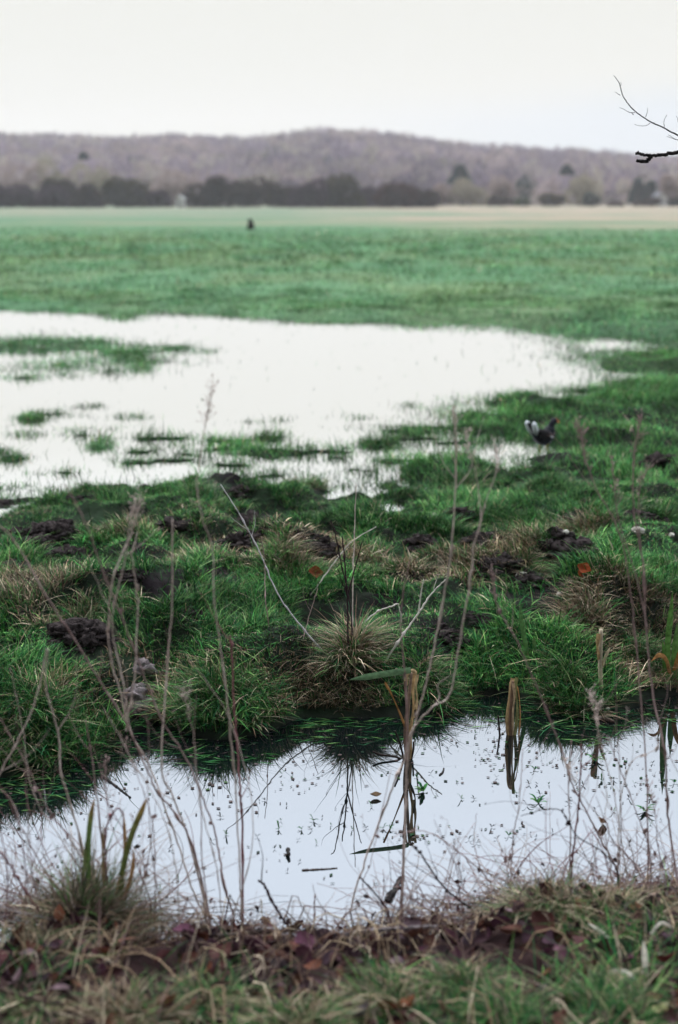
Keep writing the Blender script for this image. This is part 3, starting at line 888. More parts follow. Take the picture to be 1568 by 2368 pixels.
flints = [(1002, 1192, 22, 'white flint, left one of a pair beside a dark clod'), (1024, 1202, 20, 'dull white flint, right one of a pair beside a dark clod'), (1205, 1331, 32, 'largest white flint, lying in a dark earth hollow'),
          (1293, 1372, 18, 'small white flint below the matted straw tussock'), (1477, 1227, 36, 'long pale flint between weed stems near the right edge'), (1553, 1238, 20, 'white flint against the right edge of the picture'),
          (1370, 1260, 26, 'dull yellowish flint to the right of a dark clod'), (1077, 1186, 14, 'tiny white flint on the dark clod beside the pair'), (1287, 1205, 14, 'tiny white flint on the clod right of centre'),
          (1305, 1235, 26, 'grey-white flint half sunk in grass, right of the forked stem'), (1255, 1228, 18, 'small grey flint in front of a half-grassed clod'), (1405, 1638, 16, 'pale flint at the water line by the floating brown stick')]
for i, (px, py, w, lab) in enumerate(flints):
    x, y, z = hit(px, py, .025)
    r = .8 * w / FPX * y * .5
    V, F = lump(r, r * .8, r * .6, 200 + i, .35)
    V = V @ rotmat(random.gauss(0, .3), random.gauss(0, .3), random.uniform(0, 6)).T
    o = mesh_np('flint', V, F, None, M['flint'], True); o.location = (x, y, max(z, STREAM_Z) + r * .2 + .018)
    tag(o, lab, 'stone', 'pale flints on the far bank')

# ------------------------------------------------------------------ single fallen leaves
def single_leaf(px, py, size, colr, label, group, tilt=(.4, -.3, .5), z0=None, lift=.03, name='fallen_leaf'):
    if z0 is None:
        x, y, z = hit(px, py, lift)
    else:
        x, y = [float(v) for v in on_z(px, py, z0)]
        z = z0
    V, F = leaf_np(size, .5, .7, .5, .42)
    V = V @ rotmat(*tilt).T
    V2 = V + np.array([0, 0, .0006])
    o = mesh_np(name, V, F, np.repeat(np.array(colr)[None], len(V), 0), M['leaf'], True)
    o.location = (x, y, z + lift)
    return tag(o, label, 'leaf', group)
G_L = 'fallen leaves on the far bank'
single_leaf(727, 1327, .085, (.20, .055, .025), 'rust-brown leaf standing in the straw at mid bank', G_L, (1.0, .2, .4), lift=.06)
single_leaf(1352, 1318, .075, (.26, .06, .02), 'bright orange curled leaf behind the matted straw tussock', G_L, (.9, .3, -.5), lift=.06)
single_leaf(1338, 1335, .05, (.24, .06, .02), 'small orange leaf folded under the bright orange one', G_L, (.5, .9, .3), lift=.045)
G_N = 'fallen leaves on the near bank'
near_leaves = [(300, 2125, .11, (.085, .035, .045), 'purple-brown leaf in the shade of the left reed clump'), (520, 2215, .12, (.15, .06, .05), 'large red-brown leaf in the litter left of centre'),
               (900, 2190, .13, (.14, .075, .075), 'large pinkish-purple leaf lying below the lichen-grey stick'), (960, 2170, .10, (.20, .08, .05), 'red-brown leaf just right of the lichen-grey stick end'),
               (1260, 2140, .12, (.13, .05, .04), 'dark red leaf in the grass below the right-hand clump'), (900, 2340, .09, (.28, .09, .05), 'orange-red leaf at the bottom edge in the middle'),
               (950, 2330, .09, (.32, .11, .05), 'brightest orange leaf at the bottom edge, right of the middle'), (1030, 2345, .09, (.22, .06, .05), 'curled red leaf at the bottom edge, right of the orange pair'),
               (390, 2330, .10, (.24, .10, .05), 'orange-brown leaf near the bottom, left of the middle'), (830, 2355, .10, (.15, .12, .12), 'greyish leaf at the bottom edge, left of the orange pair'),
               (1540, 2225, .09, (.22, .06, .05), 'red leaf by the pale dead blades at the right edge'), (690, 2150, .09, (.11, .045, .045), 'dark leaf at the water edge beside the broken stick'),
               (1530, 2340, .06, (.55, .52, .24), 'pale yellow-green leaf in the bottom right corner'), (1090, 2345, .06, (.42, .42, .10), 'yellow-green leaf at the bottom edge right of the middle'),
               (610, 2140, .08, (.16, .07, .07), 'mauve leaf at the foot of the tallest stem'), (1180, 2160, .09, (.17, .07, .05), 'brown leaf at the left foot of the right-hand clump')]
for i, (px, py, sz, cl, lab) in enumerate(near_leaves):
    single_leaf(px, py, sz * .75, tuple(v * .45 for v in cl), lab, G_N, (random.uniform(.2, .9), random.gauss(0, .3), random.uniform(0, 6)), lift=.045)

# ------------------------------------------------------------------ dry weed stems
STC = {'brown': (.30, .205, .185), 'red': (.20, .09, .09), 'tan': (.50, .40, .34), 'pale': (.55, .49, .42), 'dark': (.035, .02, .022), 'grey': (.36, .33, .32)}
def stem_obj(name, P, r0, r1, colr, parent, sides=6, nodes=None):
    n = len(P)
    if name in ('stalk', 'side_shoot', 'branch') and r0 < .0062:
        r0, r1 = r0 * .9, r1 * .9
    rad = np.linspace(r0, r1, n)
    if nodes:
        t = np.linspace(0, 1, n)
        for q in nodes:
            rad = rad * (1 + .55 * np.exp(-((t - q) / .012) ** 2))
    V, F = tube(P, rad, sides)
    cc = np.repeat(np.array(colr)[None], len(V), 0) * rng.uniform(.85, 1.15, (len(V), 1))
    return mesh_np(name, V, F, cc, M['stem'], True, parent)
def plant_stem(name, label, cat, group, pts, Yb, Yt, r0, r1, colr, shoots=0, head=None, nodes=True, extra=(), root_down=True, leafy=False):
    """a dry stem whose course follows photo points, rooted on the ground at depth Yb and ending at depth Yt"""
    n = len(pts)
    lens = np.cumsum([0] + [math.dist(pts[i], pts[i + 1]) for i in range(n - 1)]); lens = lens / lens[-1]
    P = np.array([at_y(p[0], p[1], Yb + (Yt - Yb) * l) for p, l in zip(pts, lens)])
    P[1:-1, 1] += rng.normal(0, .02, n - 2)
    if root_down:
        gz = ground_at(P[0, 0], P[0, 1]) - .03
        if gz < P[0, 2]:
            P = np.vstack([[P[0, 0], P[0, 1], gz], P])
    P = smooth_path(P, 8)
    P[2:-1] += rng.normal(0, .0012, (len(P) - 3, 3))
    root = empty(name, tuple(P[0]))
    tag(root, label, cat, group)
    o = P[0].copy()
    P = P - o
    C_ = np.array(STC[colr])
    nds = list(rng.uniform(.08, .95, 7)) if nodes else None
    # resample finely so that nodes show
    tt = np.linspace(0, 1, max(40, len(P) * 2)); q = np.linspace(0, 1, len(P))
    Pf = np.stack([np.interp(tt, q, P[:, k]) for k in range(3)], 1)
    stem_obj('stalk', Pf, r0, r1, C_, root, 7, nds)
    for k in range(shoots):
        i = int(len(Pf) * random.uniform(.3, .92))
        T = Pf[min(i + 2, len(Pf) - 1)] - Pf[i - 2]; T = T / (np.linalg.norm(T) + 1e-9)
        sgn = random.choice((-1, 1)); L = random.uniform(.08, .26)
        side = np.array([sgn * random.uniform(.5, 1), random.uniform(-.5, .5), random.uniform(-.1, .5)])
        Q = [Pf[i]]
        for s in range(1, 5):
            d = T * (.5 + .1 * s) + side * (.7 - .08 * s) + rng.normal(0, .1, 3)
            Q.append(Q[-1] + d / np.linalg.norm(d) * L / 4)
        Q = smooth_path(Q, 4)
        s_o = stem_obj('side_shoot', Q, max(r1 * .7, .0007), .0005, C_, root, 5)
        if random.random() < .5:
            bud_head(Q[-1], .012, C_ * .7, s_o, 3, 'bud')
    for E in extra:
        Q = np.array([at_y(p[0], p[1], E[1] + .0) for p in E[0]]) - o
        stem_obj('branch', smooth_path(Q, 8), E[2], E[2] * .5, C_, root, 6)
        if len(E) > 3:
            spike_head(smooth_path(Q, 8), E[3], C_ * .9, root)
    if head:
        spike_head(Pf, head, C_ * .9, root)
    if leafy:
        for k in range(3):
            i = int(len(Pf) * random.uniform(.15, .9))
            V, F = leaf_np(random.uniform(.012, .03), .6, .9, 1, .3)
            V = V @ rotmat(random.uniform(0, 6), random.uniform(0, 6), random.uniform(0, 6)).T + Pf[i]
            mesh_np('withered_leaf', V, F, np.repeat((C_ * .7)[None], len(V), 0), M['leaf'], True, root)
    return root
def spike_head(P, size, colr, parent):
    L = np.cumsum(np.concatenate([[0], np.linalg.norm(np.diff(P, axis=0), axis=1)]))
    parts = []
    for k in range(34):
        s = L[-1] - random.random() ** 1.3 * size * 3.2
        at = np.array([np.interp(s, L, P[:, j]) for j in range(3)])
        a = rng.normal(0, 1, 3); a[2] = abs(a[2]) + .5; a /= np.linalg.norm(a)
        l = size * random.uniform(.15, .7)
        Q = np.array([at, at + a * l * .5 + rng.normal(0, size * .06, 3), at + a * l + (0, 0, l * .2)])
        parts.append(tube(Q, [.0007, .0006, .0005], 4))
        if random.random() < .6:
            r = random.uniform(.0012, .0026)
            parts.append(tube(np.array([Q[-1] - a * r, Q[-1] + a * r * 1.2, Q[-1] + a * r * 3]), [r * .5, r, r * .3], 4))
    V, F = join(parts)
    return mesh_np('seed_head', V, F, np.repeat(np.array(colr)[None], len(V), 0), M['stem'], False, parent)
def bud_head(at, size, colr, parent, n, name='seed_head'):
    parts = []
    for k in range(n):
        a = rng.normal(0, 1, 3); a /= np.linalg.norm(a); a[2] = abs(a[2]) * 1.6 - .2
        L = size * random.uniform(.25, 1)
        Q = np.array([at, at + a * L * .5 + rng.normal(0, size * .05, 3), at + a * L])
        V, F = tube(Q, [.0005, .0005, .0004], 4)
        parts.append((V, F))
        r = random.uniform(.0009, .002)
        v, f = ICO1
        # tiny seed as a tube bead so that face sizes agree
        V, F = tube(np.array([Q[-1], Q[-1] + a * r * 1.2, Q[-1] + a * r * 2.4]), [r * .4, r, r * .3], 4)
        parts.append((V, F))
    V, F = join(parts)
    return mesh_np(name, V, F, np.repeat(np.array(colr)[None], len(V), 0), M['stem'], False, parent)
def r8(*pts):
    return [(784 + a * .5, 1631 + b * .5) for a, b in pts]
GS = 'dry weed stems on the near bank'
ST = [
 ('tallest straight reddish stem on the left, rising from the leafy water edge', [(562, 2135), (560, 1911), (557, 1831), (550, 1756), (540, 1631), (535, 1500), (532, 1470)], 4.22, 4.35, .0042, .0032, 'red', 2, None, True),
 ('long brown stem slanting up to the left edge of the picture', [(485, 2130), (445, 1956), (400, 1881), (367, 1831), (340, 1776), (295, 1671), (240, 1595), (180, 1490), (110, 1370), (20, 1250), (-30, 1200)], 4.22, 4.0, .0036, .0022, 'brown', 3, None, True),
 ('brown stem branching into the paired pale stems at left', [(480, 2133), (450, 2046), (407, 1936), (385, 1876), (345, 1781), (300, 1690), (275, 1600), (255, 1540), (250, 1450), (265, 1330), (300, 1240), (325, 1150)], 4.2, 4.05, .0034, .0018, 'tan', 2, .05, True),
 ('pale stem running close beside the paired stem at left', [(300, 1690), (285, 1580), (262, 1500), (258, 1420), (285, 1310), (300, 1220), (312, 1160)], 4.1, 4.0, .0024, .0016, 'tan', 0, .03, False),
 ('thin pale stem just right of the paired stems', [(292, 1690), (312, 1560), (314, 1400), (308, 1290), (318, 1230)], 4.1, 4.1, .0026, .0016, 'tan', 0, None, False),
 ('brown stem curving up left over the bare clods', [(542, 2125), (520, 2046), (500, 1951), (477, 1871), (450, 1801), (422, 1746), (380, 1676), (335, 1570), (290, 1440), (245, 1340), (195, 1200), (150, 1120)], 4.22, 3.9, .0034, .0018, 'brown', 3, None, True),
 ('upright pale brown stem between paired stems and large tussock', [(480, 2133), (440, 1960), (400, 1840), (378, 1760), (385, 1560), (397, 1400), (399, 1200)], 4.2, 4.1, .0036, .0024, 'tan', 1, None, True),
 ('thin stem with a fine branched head reaching up to the flood water', [(560, 2130), (548, 1900), (530, 1640), (510, 1500), (495, 1380), (490, 1280), (465, 1180), (455, 1110), (478, 960), (492, 890)], 4.2, 3.9, .0030, .0012, 'tan', 2, .05, True),
 ('thin leaning stem left of the reed clump', [(195, 2010), (145, 1921), (100, 1856), (60, 1780), (0, 1660)], 4.1, 4.0, .0024, .0014, 'brown', 2, None, True),
 ('stem rising past the left tussock to a dry tip', [(200, 2010), (160, 1846), (145, 1786), (132, 1706), (105, 1590), (112, 1500)], 4.1, 4.0, .0034, .0022, 'tan', 1, None, True),
 ('short pale stem above the reed clump', [(245, 2060), (220, 1831), (207, 1746), (197, 1666)], 4.15, 4.1, .0028, .002, 'brown', 1, None, True),
 ('tan stem leaning right out of the left edge', [(-40, 1900), (0, 1790), (45, 1706), (85, 1610), (108, 1500)], 4.0, 4.0, .0030, .002, 'tan', 1, None, True),
 ('thin brown stem leaning left in the lower left', [(125, 2060), (85, 1981), (50, 1906), (15, 1856), (-30, 1810)], 4.0, 3.9, .0026, .0016, 'brown', 2, None, True),
 ('thick reddish stem lying out over the water at the left edge', [(90, 2110), (60, 2060), (20, 1996), (-30, 1940)], 3.9, 3.8, .004, .003, 'red', 1, None, True),
 ('very thin stem right of the reed clump, over open water', [(325, 2070), (340, 2000), (348, 1940), (362, 1850)], 4.1, 4.1, .0014, .001, 'brown', 1, None, True),
 ('long bent brown stem ending in a fork, right of centre', r8((50, 975), (110, 760), (190, 560), (260, 330), (300, 265), (330, 130)) + [(965, 1670), (1000, 1625), (1040, 1606), (1065, 1480), (1090, 1330), (1098, 1260), (1122, 1170)], 4.3, 4.15, .0034, .0024, 'tan', 1, None, True),
 ('upright stem through the bent reed, with a sparse brown head', [(929, 2120), (934, 1981), (941, 1831), (945, 1740), (965, 1660), (990, 1560), (1020, 1420), (1045, 1260), (1055, 1080), (1050, 960)], 4.3, 4.2, .004, .0022, 'tan', 2, .05, True),
 ('thin stem straight behind the bent reed', [(925, 2115), (938, 1850), (942, 1640), (928, 1440), (945, 1300)], 4.35, 4.3, .0028, .0016, 'brown', 0, None, True),
 ('dark bare stick leaning left over the water right of centre', r8((660, 985), (490, 830), (380, 710), (330, 640)), 4.2, 4.1, .0042, .0026, 'dark', 3, None, True),
 ('thin arching bramble cane over the near water', r8((790, 840), (640, 740), (510, 650), (420, 590), (340, 580), (250, 610)), 4.25, 4.1, .0026, .0012, 'brown', 2, None, True),
 ('long slanting stem with side strands on the right', r8((1290, 780), (1230, 660), (1160, 520), (1080, 370), (1030, 210), (950, 0)) + [(1225, 1550), (1190, 1470), (1150, 1400), (1138, 1320)], 4.35, 4.2, .0036, .0016, 'brown', 4, .04, True),
 ('upright purple-brown stem rising from the right-hand grass clump', r8((1075, 790), (1090, 640), (1110, 480), (1115, 330), (1122, 180)), 4.3, 4.3, .0042, .0022, 'red', 3, None, True),
 ('thinner stem close to the left of the purple-brown one', r8((1068, 780), (1066, 560), (1060, 400), (1075, 160)), 4.32, 4.32, .003, .0016, 'brown', 2, None, True),
 ('slanting beaded stem on the right, leaning left', r8((1440, 860), (1430, 660), (1370, 480), (1310, 320), (1240, 140)), 4.35, 4.3, .0026, .0014, 'brown', 3, None, True),
 ('thin stem curling over to the right near the right edge', r8((1290, 760), (1300, 450), (1340, 280), (1380, 235), (1470, 200), (1480, 120)), 4.3, 4.25, .002, .001, 'tan', 1, None, True),
 ('dark twig branching sideways low over the water at right', r8((1290, 790), (1220, 680), (1100, 600), (1040, 510), (960, 485), (840, 512)), 4.2, 4.2, .0028, .0014, 'dark', 3, None, True),
 ('thin upright stem at the left of the right-hand clump', r8((790, 860), (810, 640), (830, 440), (850, 200)), 4.3, 4.3, .0024, .0012, 'brown', 3, None, True),
 ('slender leaning stem between bent reed and right-hand clump', r8((200, 960), (110, 840), (150, 700), (240, 300)), 4.25, 4.2, .0018, .001, 'brown', 2, None, True),
 ('broken dark stick leaning left in front of the stream', [(672, 2155), (650, 2115), (627, 2080), (612, 2052), (598, 2035)], 4.1, 4.15, .0052, .0036, 'dark', 1, None, True),
 ('short stiff pale stem at the water edge right of the broken stick', r8((-115, 1010), (-112, 880), (-110, 820)) and [(725, 2150), (727, 2100), (729, 2066)], 4.2, 4.2, .003, .0022, 'brown', 0, None, True),
 ('dark twig low at the left of the bent reed stem', r8((230, 960), (120, 830), (90, 795)), 4.2, 4.15, .004, .002, 'dark', 1, None, True),
 ('dark slim twig in the left reed clump, bent at its tip', [(250, 2080), (243, 1940), (255, 1890), (275, 1868), (285, 1900), (288, 1960)], 4.05, 4.05, .0034, .0022, 'red', 1, None, True),
]
for (lab, pts, yb, yt, r0, r1, cl, sh, hd, rd) in ST:
    plant_stem('dry_stem', lab, 'dry stem', GS, pts, yb, yt, r0, r1, cl, sh, hd, True, (), rd, random.random() < .5)
# the thinner stems of the tangle: left group and right group
for k in range(26):
    left = k < 14
    u0 = random.uniform(-30, 600) if left else random.uniform(1060, 1600)
    v0 = float(np.interp(u0, [0, 100, 300, 600, 1060, 1600], [2190, 2100, 2090, 2140, 2120, 2050]))
    tall = random.uniform(180, 620) * (1 if left else .8)
    drift_ = random.gauss(-.22 if left else -.12, .22) * tall
    bow = random.gauss(0, .10) * tall
    pts = [(u0 + drift_ * t + bow * math.sin(math.pi * t) + random.gauss(0, 5) * (0 < t < 1), v0 - tall * t) for t in (0, .25, .5, .75, 1)]
    yb = hit(u0, v0)[1]
    yb = min(yb, float(Yn(on_z(u0, v0, -.2)[0])) - .02)
    plant_stem('dry_stem', 'very thin dry stem, one of the leaning tangle over the water at left' if left else 'very thin dry stem, one of the upright tangle over the water at right', 'dry stem',
               'thin tangled stems at left' if left else 'thin tangled stems at right', pts, yb, yb + random.uniform(-.25, .1), random.uniform(.0016, .0028), .0008, random.choice(('brown', 'tan', 'red', 'brown')), random.choice((0, 1, 2, 3)), random.choice((None, None, .04)), True)
# weeds with several heads at the right
plant_stem('tall_weed', 'tall weed at the right edge with a narrow brown seed spike', 'weed', 'tall weeds at the right', [(1566, 2040), (1554, 1931), (1544, 1831), (1529, 1721), (1512, 1610), (1500, 1480), (1488, 1300), (1466, 1180), (1467, 1050), (1484, 960)], 4.35, 4.3, .0042, .002, 'brown', 3, .05, True,
           [([(1497, 1450), (1470, 1330), (1430, 1200), (1420, 1110), (1415, 1060)], 4.31, .002, .05), ([(1490, 1330), (1478, 1220), (1480, 1120), (1500, 1080)], 4.31, .0018, .05)])
plant_stem('tall_weed', 'slanting weed left of the tall one, with a loose reddish head', 'weed', 'tall weeds at the right', [(1500, 2060), (1495, 1800), (1478, 1520), (1440, 1260), (1385, 1140), (1352, 1060), (1340, 985)], 4.4, 4.3, .003, .0016, 'brown', 1, .05, True,
           [([(1355, 1070), (1345, 1010), (1330, 970)], 4.3, .0012, .04)])
plant_stem('tall_weed', 'weed with two thin pale forks below the moorhen', 'weed', 'tall weeds at the right', [(1108, 1230), (1112, 1195), (1105, 1120), (1085, 1050), (1078, 1000)], 4.15, 4.15, .002, .001, 'tan', 0, .03, True,
           [([(1112, 1195), (1130, 1140), (1150, 1080), (1142, 1020)], 4.15, .0016, .03)], False)

# bank stems at the focus distance
GB = 'dry stems standing on the far bank'
def bank_stem(label, pts, dy, r, colr, shoots=0, extra=()):
    x, y, z = hit(*pts[0])
    plant_stem('bank_stem', label, 'dry stem', GB, pts, y, y + dy, r, r * .55, colr, shoots, None, True, [(e, y + dy * .5, r * .7) for e in extra])
bank_stem('grey stick slanting down right across the middle of the bank', [(752, 1512), (690, 1440), (640, 1365), (600, 1275), (555, 1190), (510, 1120)], .5, .0045, 'grey', 2)
bank_stem('pale forked stick slanting up right beside the straw-topped tussock', [(888, 1535), (915, 1490), (945, 1450), (970, 1415), (1000, 1372), (1030, 1340)], .15, .006, 'pale', 1, [[(968, 1418), (974, 1370), (980, 1340)]])
bank_stem('thick dark upright stem out of the straw-topped tussock', [(806, 1520), (804, 1400), (800, 1330), (792, 1240)], .1, .006, 'dark', 3, [[(803, 1380), (822, 1310), (838, 1250)]])
bank_stem('second dark stem beside the thick one in the straw-topped tussock', [(814, 1520), (812, 1420), (790, 1310), (775, 1230), (765, 1205)], .1, .004, 'dark', 2)
bank_stem('thin tan stem right of the dark upright pair', [(815, 1500), (816, 1360), (820, 1220), (824, 1120)], .2, .0035, 'tan', 0)
bank_stem('short pale stick leaning right above the straw-topped tussock', [(720, 1375), (760, 1320), (810, 1255), (870, 1218)], .1, .004, 'pale', 1)
bank_stem('pale bent stalk arching to the right of the straw-topped tussock', [(825, 1455), (870, 1420), (905, 1403), (922, 1402), (928, 1440)], .05, .005, 'pale', 0)
bank_stem('thin upright stem in the grass, left of the grey stick end', [(622, 1450), (615, 1385), (612, 1310), (605, 1240)], .1, .003, 'brown', 0)
bank_stem('small dark twig between the big tussock and the straw one', [(700, 1480), (712, 1440), (735, 1360)], .1, .003, 'brown', 1)

# ------------------------------------------------------------------ reeds
def strap(P, w, colr, parent, name='blade', tilt=0.0, vein=.25, wprof=None, tipcol=None):
    """a flat, folded strap leaf along path P with real thickness in its fold"""
    P = smooth_path(P, 8); n = len(P)
    T = np.gradient(P, axis=0); T /= np.linalg.norm(T, axis=1)[:, None] + 1e-9
    view = np.array([math.sin(tilt), -math.cos(tilt), .35])
    A = np.cross(T, view); A /= np.linalg.norm(A, axis=1)[:, None] + 1e-9
    B = np.cross(A, T)
    t = np.linspace(0, 1, n)
    ww = w * (wprof(t) if wprof else np.clip(np.minimum(1, (1.02 - t) * 3.0), .06, 1)) * .5
    V = []
    for k, (sx_, dz_) in enumerate(((-1, .0), (-.5, vein * .6), (0, vein), (.5, vein * .6), (1, 0))):
        V.append(P + A * (ww * sx_)[:, None] + B * (ww * dz_)[:, None])
    V = np.stack(V, 1).reshape(-1, 3)
    F = [(i * 5 + j, i * 5 + j + 1, (i + 1) * 5 + j + 1, (i + 1) * 5 + j) for i in range(n - 1) for j in range(4)]
    c0 = np.array(colr); c1 = np.array(tipcol if tipcol is not None else colr)
    cc = c0 + (c1 - c0) * np.repeat(sstep(.5, 1, t), 5)[:, None]
    cc = cc * (1 + .25 * (vnoise(np.repeat(t, 5) * 30, np.tile(np.arange(5.), n), 9) - .5))[:, None]
    return mesh_np(name, V, np.array(F), cc, M['reed'], True, parent)
def reed_plant(name, label, cat, group, base_px, Y, parts):
    b = at_y(*base_px, Y)
    b[2] = min(b[2], max(ground_at(b[0], Y), STREAM_Z - .1))
    r = empty(name, tuple(b)); tag(r, label, cat, group)
    for p in parts:
        kind, pts, w, cl = p[:4]
        dyy = p[4] if len(p) > 4 else 0
        n = len(pts)
        P = np.array([at_y(q[0], q[1], Y + dyy * i / max(1, n - 1)) for i, q in enumerate(pts)]) - b
        if kind == 'strap':
            strap(P, w, cl, r, 'blade', random.uniform(-.5, .5), tipcol=p[5] if len(p) > 5 else None)
        elif kind == 'husk':
            strap(P, w, cl, r, 'husk', random.uniform(-.6, .6), .5, lambda t: .75 + .25 * np.sin(9 * t))
        else:
            stem_obj('stalk', smooth_path(P, 8), w, w * .85, cl, r, 8)
    return r
Ys = lambda px, py: float(on_z(px, py, STREAM_Z)[1])
tanc, orc, grc, drk = (.40, .27, .13), (.34, .17, .06), (.07, .15, .04), (.03, .022, .018)
y1 = Ys(940, 1755)
reed_plant('reed_stub', 'broken tan reed stub in the water with one green blade bent out to the left', 'reed', 'broken reed stubs', (942, 1765), y1, [
    ('stalk', [(943, 1790), (945, 1740), (942, 1680), (948, 1590), (952, 1556)], .0075, (.26, .18, .12)),
    ('husk', [(950, 1760), (948, 1700), (956, 1640), (955, 1590), (960, 1552)], .020, tanc, .02),
    ('husk', [(940, 1765), (936, 1690), (940, 1630), (937, 1575)], .014, (.17, .11, .08), -.02),
    ('husk', [(958, 1660), (964, 1620), (962, 1585), (966, 1560)], .013, (.50, .36, .19), -.01),
    ('husk', [(962, 1556), (952, 1551), (942, 1562), (938, 1585)], .018, (.42, .30, .16), 0),
    ('husk', [(945, 1700), (925, 1650), (905, 1605), (890, 1578)], .010, orc, -.05),
    ('husk', [(948, 1700), (962, 1670), (960, 1640)], .012, (.14, .09, .06), -.03),
    ('strap', [(950, 1550), (905, 1556), (850, 1565), (808, 1572)], .026, (.10, .17, .08), -.1),
    ('stalk', [(938, 1770), (920, 1752), (880, 1745), (862, 1738)], .006, drk),
    ('stalk', [(940, 1780), (925, 1720), (914, 1690)], .005, drk),
    ('stalk', [(944, 1780), (954, 1745), (957, 1715)], .005, drk)])
y2 = Ys(1182, 1700)
reed_plant('reed_stub', 'upright tan reed stub alone in the open water at right', 'reed', 'broken reed stubs', (1183, 1705), y2, [
    ('stalk', [(1182, 1715), (1180, 1660), (1186, 1575)], .008, (.16, .10, .06)),
    ('husk', [(1176, 1710), (1174, 1650), (1180, 1600), (1186, 1568)], .020, tanc, .02),
    ('husk', [(1184, 1708), (1186, 1650), (1190, 1610), (1187, 1580)], .014, (.48, .34, .20), -.02),
    ('husk', [(1190, 1705), (1196, 1650), (1193, 1590), (1195, 1566)], .016, (.20, .20, .08), -.01),
    ('husk', [(1200, 1705), (1203, 1650), (1199, 1600), (1192, 1582)], .009, orc, .01),
    ('husk', [(1173, 1700), (1172, 1660), (1177, 1630)], .008, (.22, .12, .06), .02),
    ('stalk', [(1158, 1735), (1155, 1690), (1152, 1655)], .005, drk)])
y3 = hit(1390, 1600)[1]
reed_plant('reed_stub', 'thin pale reed stub standing on the right-hand bank edge', 'reed', 'broken reed stubs', (1390, 1610), y3, [
    ('stalk', [(1391, 1612), (1388, 1540), (1390, 1455)], .011, (.44, .36, .25)),
    ('husk', [(1391, 1540), (1382, 1500), (1384, 1465)], .020, tanc, -.02),
    ('strap', [(1392, 1540), (1402, 1515), (1412, 1495)], .014, (.42, .34, .22), 0)])
y4 = hit(1545, 1585)[1]
reed_plant('reed_plant', 'reed at the right edge with tall green blades and orange dead ones', 'reed', None, (1548, 1590), y4, [
    ('strap', [(1546, 1595), (1544, 1500), (1550, 1430), (1556, 1365)], .032, (.10, .22, .05), -.05),
    ('strap', [(1562, 1595), (1560, 1520), (1566, 1440)], .030, (.09, .20, .05), 0),
    ('strap', [(1535, 1590), (1536, 1520), (1532, 1480)], .022, (.08, .17, .04), 0),
    ('strap', [(1550, 1560), (1540, 1525), (1524, 1515), (1505, 1530)], .022, orc, -.1),
    ('strap', [(1560, 1550), (1575, 1505), (1600, 1490)], .024, (.42, .20, .06), -.1),
    ('stalk', [(1540, 1760), (1541, 1680), (1543, 1590)], .009, drk)])
y5 = hit(1222, 1538)[1]
reed_plant('reed_plant', 'single tall green blade rising from low grass right of the bent stems', 'reed', None, (1222, 1535), y5, [
    ('strap', [(1222, 1540), (1214, 1480), (1205, 1430), (1204, 1395)], .022, (.09, .19, .06), 0),
    ('strap', [(1240, 1540), (1236, 1490), (1234, 1470)], .018, (.10, .17, .06), 0),
    ('strap', [(1300, 1535), (1304, 1490), (1310, 1445)], .024, (.10, .19, .06), .05)])
# reed clump on the near bank, left
y6 = 4.02
parts6 = [('strap', [(205, 2060), (204, 1960), (210, 1890), (219, 1845)], .017, (.13, .20, .06), 0, (.36, .16, .05)),
          ('strap', [(278, 2080), (284, 2010), (305, 1930), (330, 1870), (340, 1845)], .018, (.15, .17, .05), -.05, (.45, .22, .06)),
          ('strap', [(268, 2070), (286, 1990), (289, 1930), (286, 1880)], .010, (.30, .17, .07), 0, (.42, .22, .08)),
          ('strap', [(285, 2080), (305, 2020), (310, 1960)], .011, (.36, .18, .06), 0),
          ('strap', [(190, 2050), (196, 1990), (200, 1935)], .011, (.17, .20, .08), 0),
          ('strap', [(240, 2060), (238, 1960), (240, 1900)], .008, (.24, .16, .08), 0)]
reed_plant('reed_plant', 'reed clump on the near bank with yellow-green blades turning orange', 'reed', None, (240, 2100), y6, parts6)
tussock(205, 2135, 110, 150, 'ragged brown and straw grass clump under the left reed blades', .72, 2600, dull=.28, spread=.8, name='grass_clump', cat='grass clump', group='grass clumps on the near bank', pal=GREENS * .7, w=.0032, droop=.7, zref=-.15)
tussock(90, 2190, 95, 60, 'low dead grass clump in the lower left corner', .75, 1500, dull=.5, name='grass_clump', cat='grass clump', group='grass clumps on the near bank', pal=GREENS * .7, w=.0032, droop=.7, zref=-.12)
tussock(1265, 2105, 130, 85, 'thick green and straw grass clump at the right of the near bank', .5, 3800, 'grass_clump', 'grass clump', 'grass clumps on the near bank', pal=GREENS * .7, w=.003, droop=.6, zref=-.15)
tussock(1430, 2120, 110, 70, 'wispy straw clump right of the thick green clump', .6, 2200, 'grass_clump', 'grass clump', 'grass clumps on the near bank', pal=GREENS * .7, w=.003, droop=.7, zref=-.15)
tussock(1450, 2330, 170, 80, 'green grass clump filling the lower right corner', .15, 2200, 'grass_clump', 'grass clump', 'grass clumps on the near bank', pal=GREENS * .7, w=.0045, droop=.6, zref=0)
tussock(700, 2340, 140, 70, 'green and pale grass clump at the bottom, left of the middle', .4, 2000, 'grass_clump', 'grass clump', 'grass clumps on the near bank', pal=GREENS * .7, w=.0045, droop=.6, zref=0)
GNB = dict(dull=.6, name='grass_clump', cat='grass clump', group='grass clumps on the near bank', w=.004, droop=.7, zref=0)
tussock(480, 2270, 80, 60, 'small green clump in front of the litter, left of the middle', .3, 1000, pal=GREENS * .75, **GNB)
tussock(880, 2265, 90, 60, 'green and straw clump below the lichen-grey stick', .4, 1100, pal=GREENS * .75, **GNB)
tussock(1080, 2245, 90, 65, 'green clump at the lower left foot of the thick right-hand clump', .3, 1300, pal=GREENS * .7, **GNB)
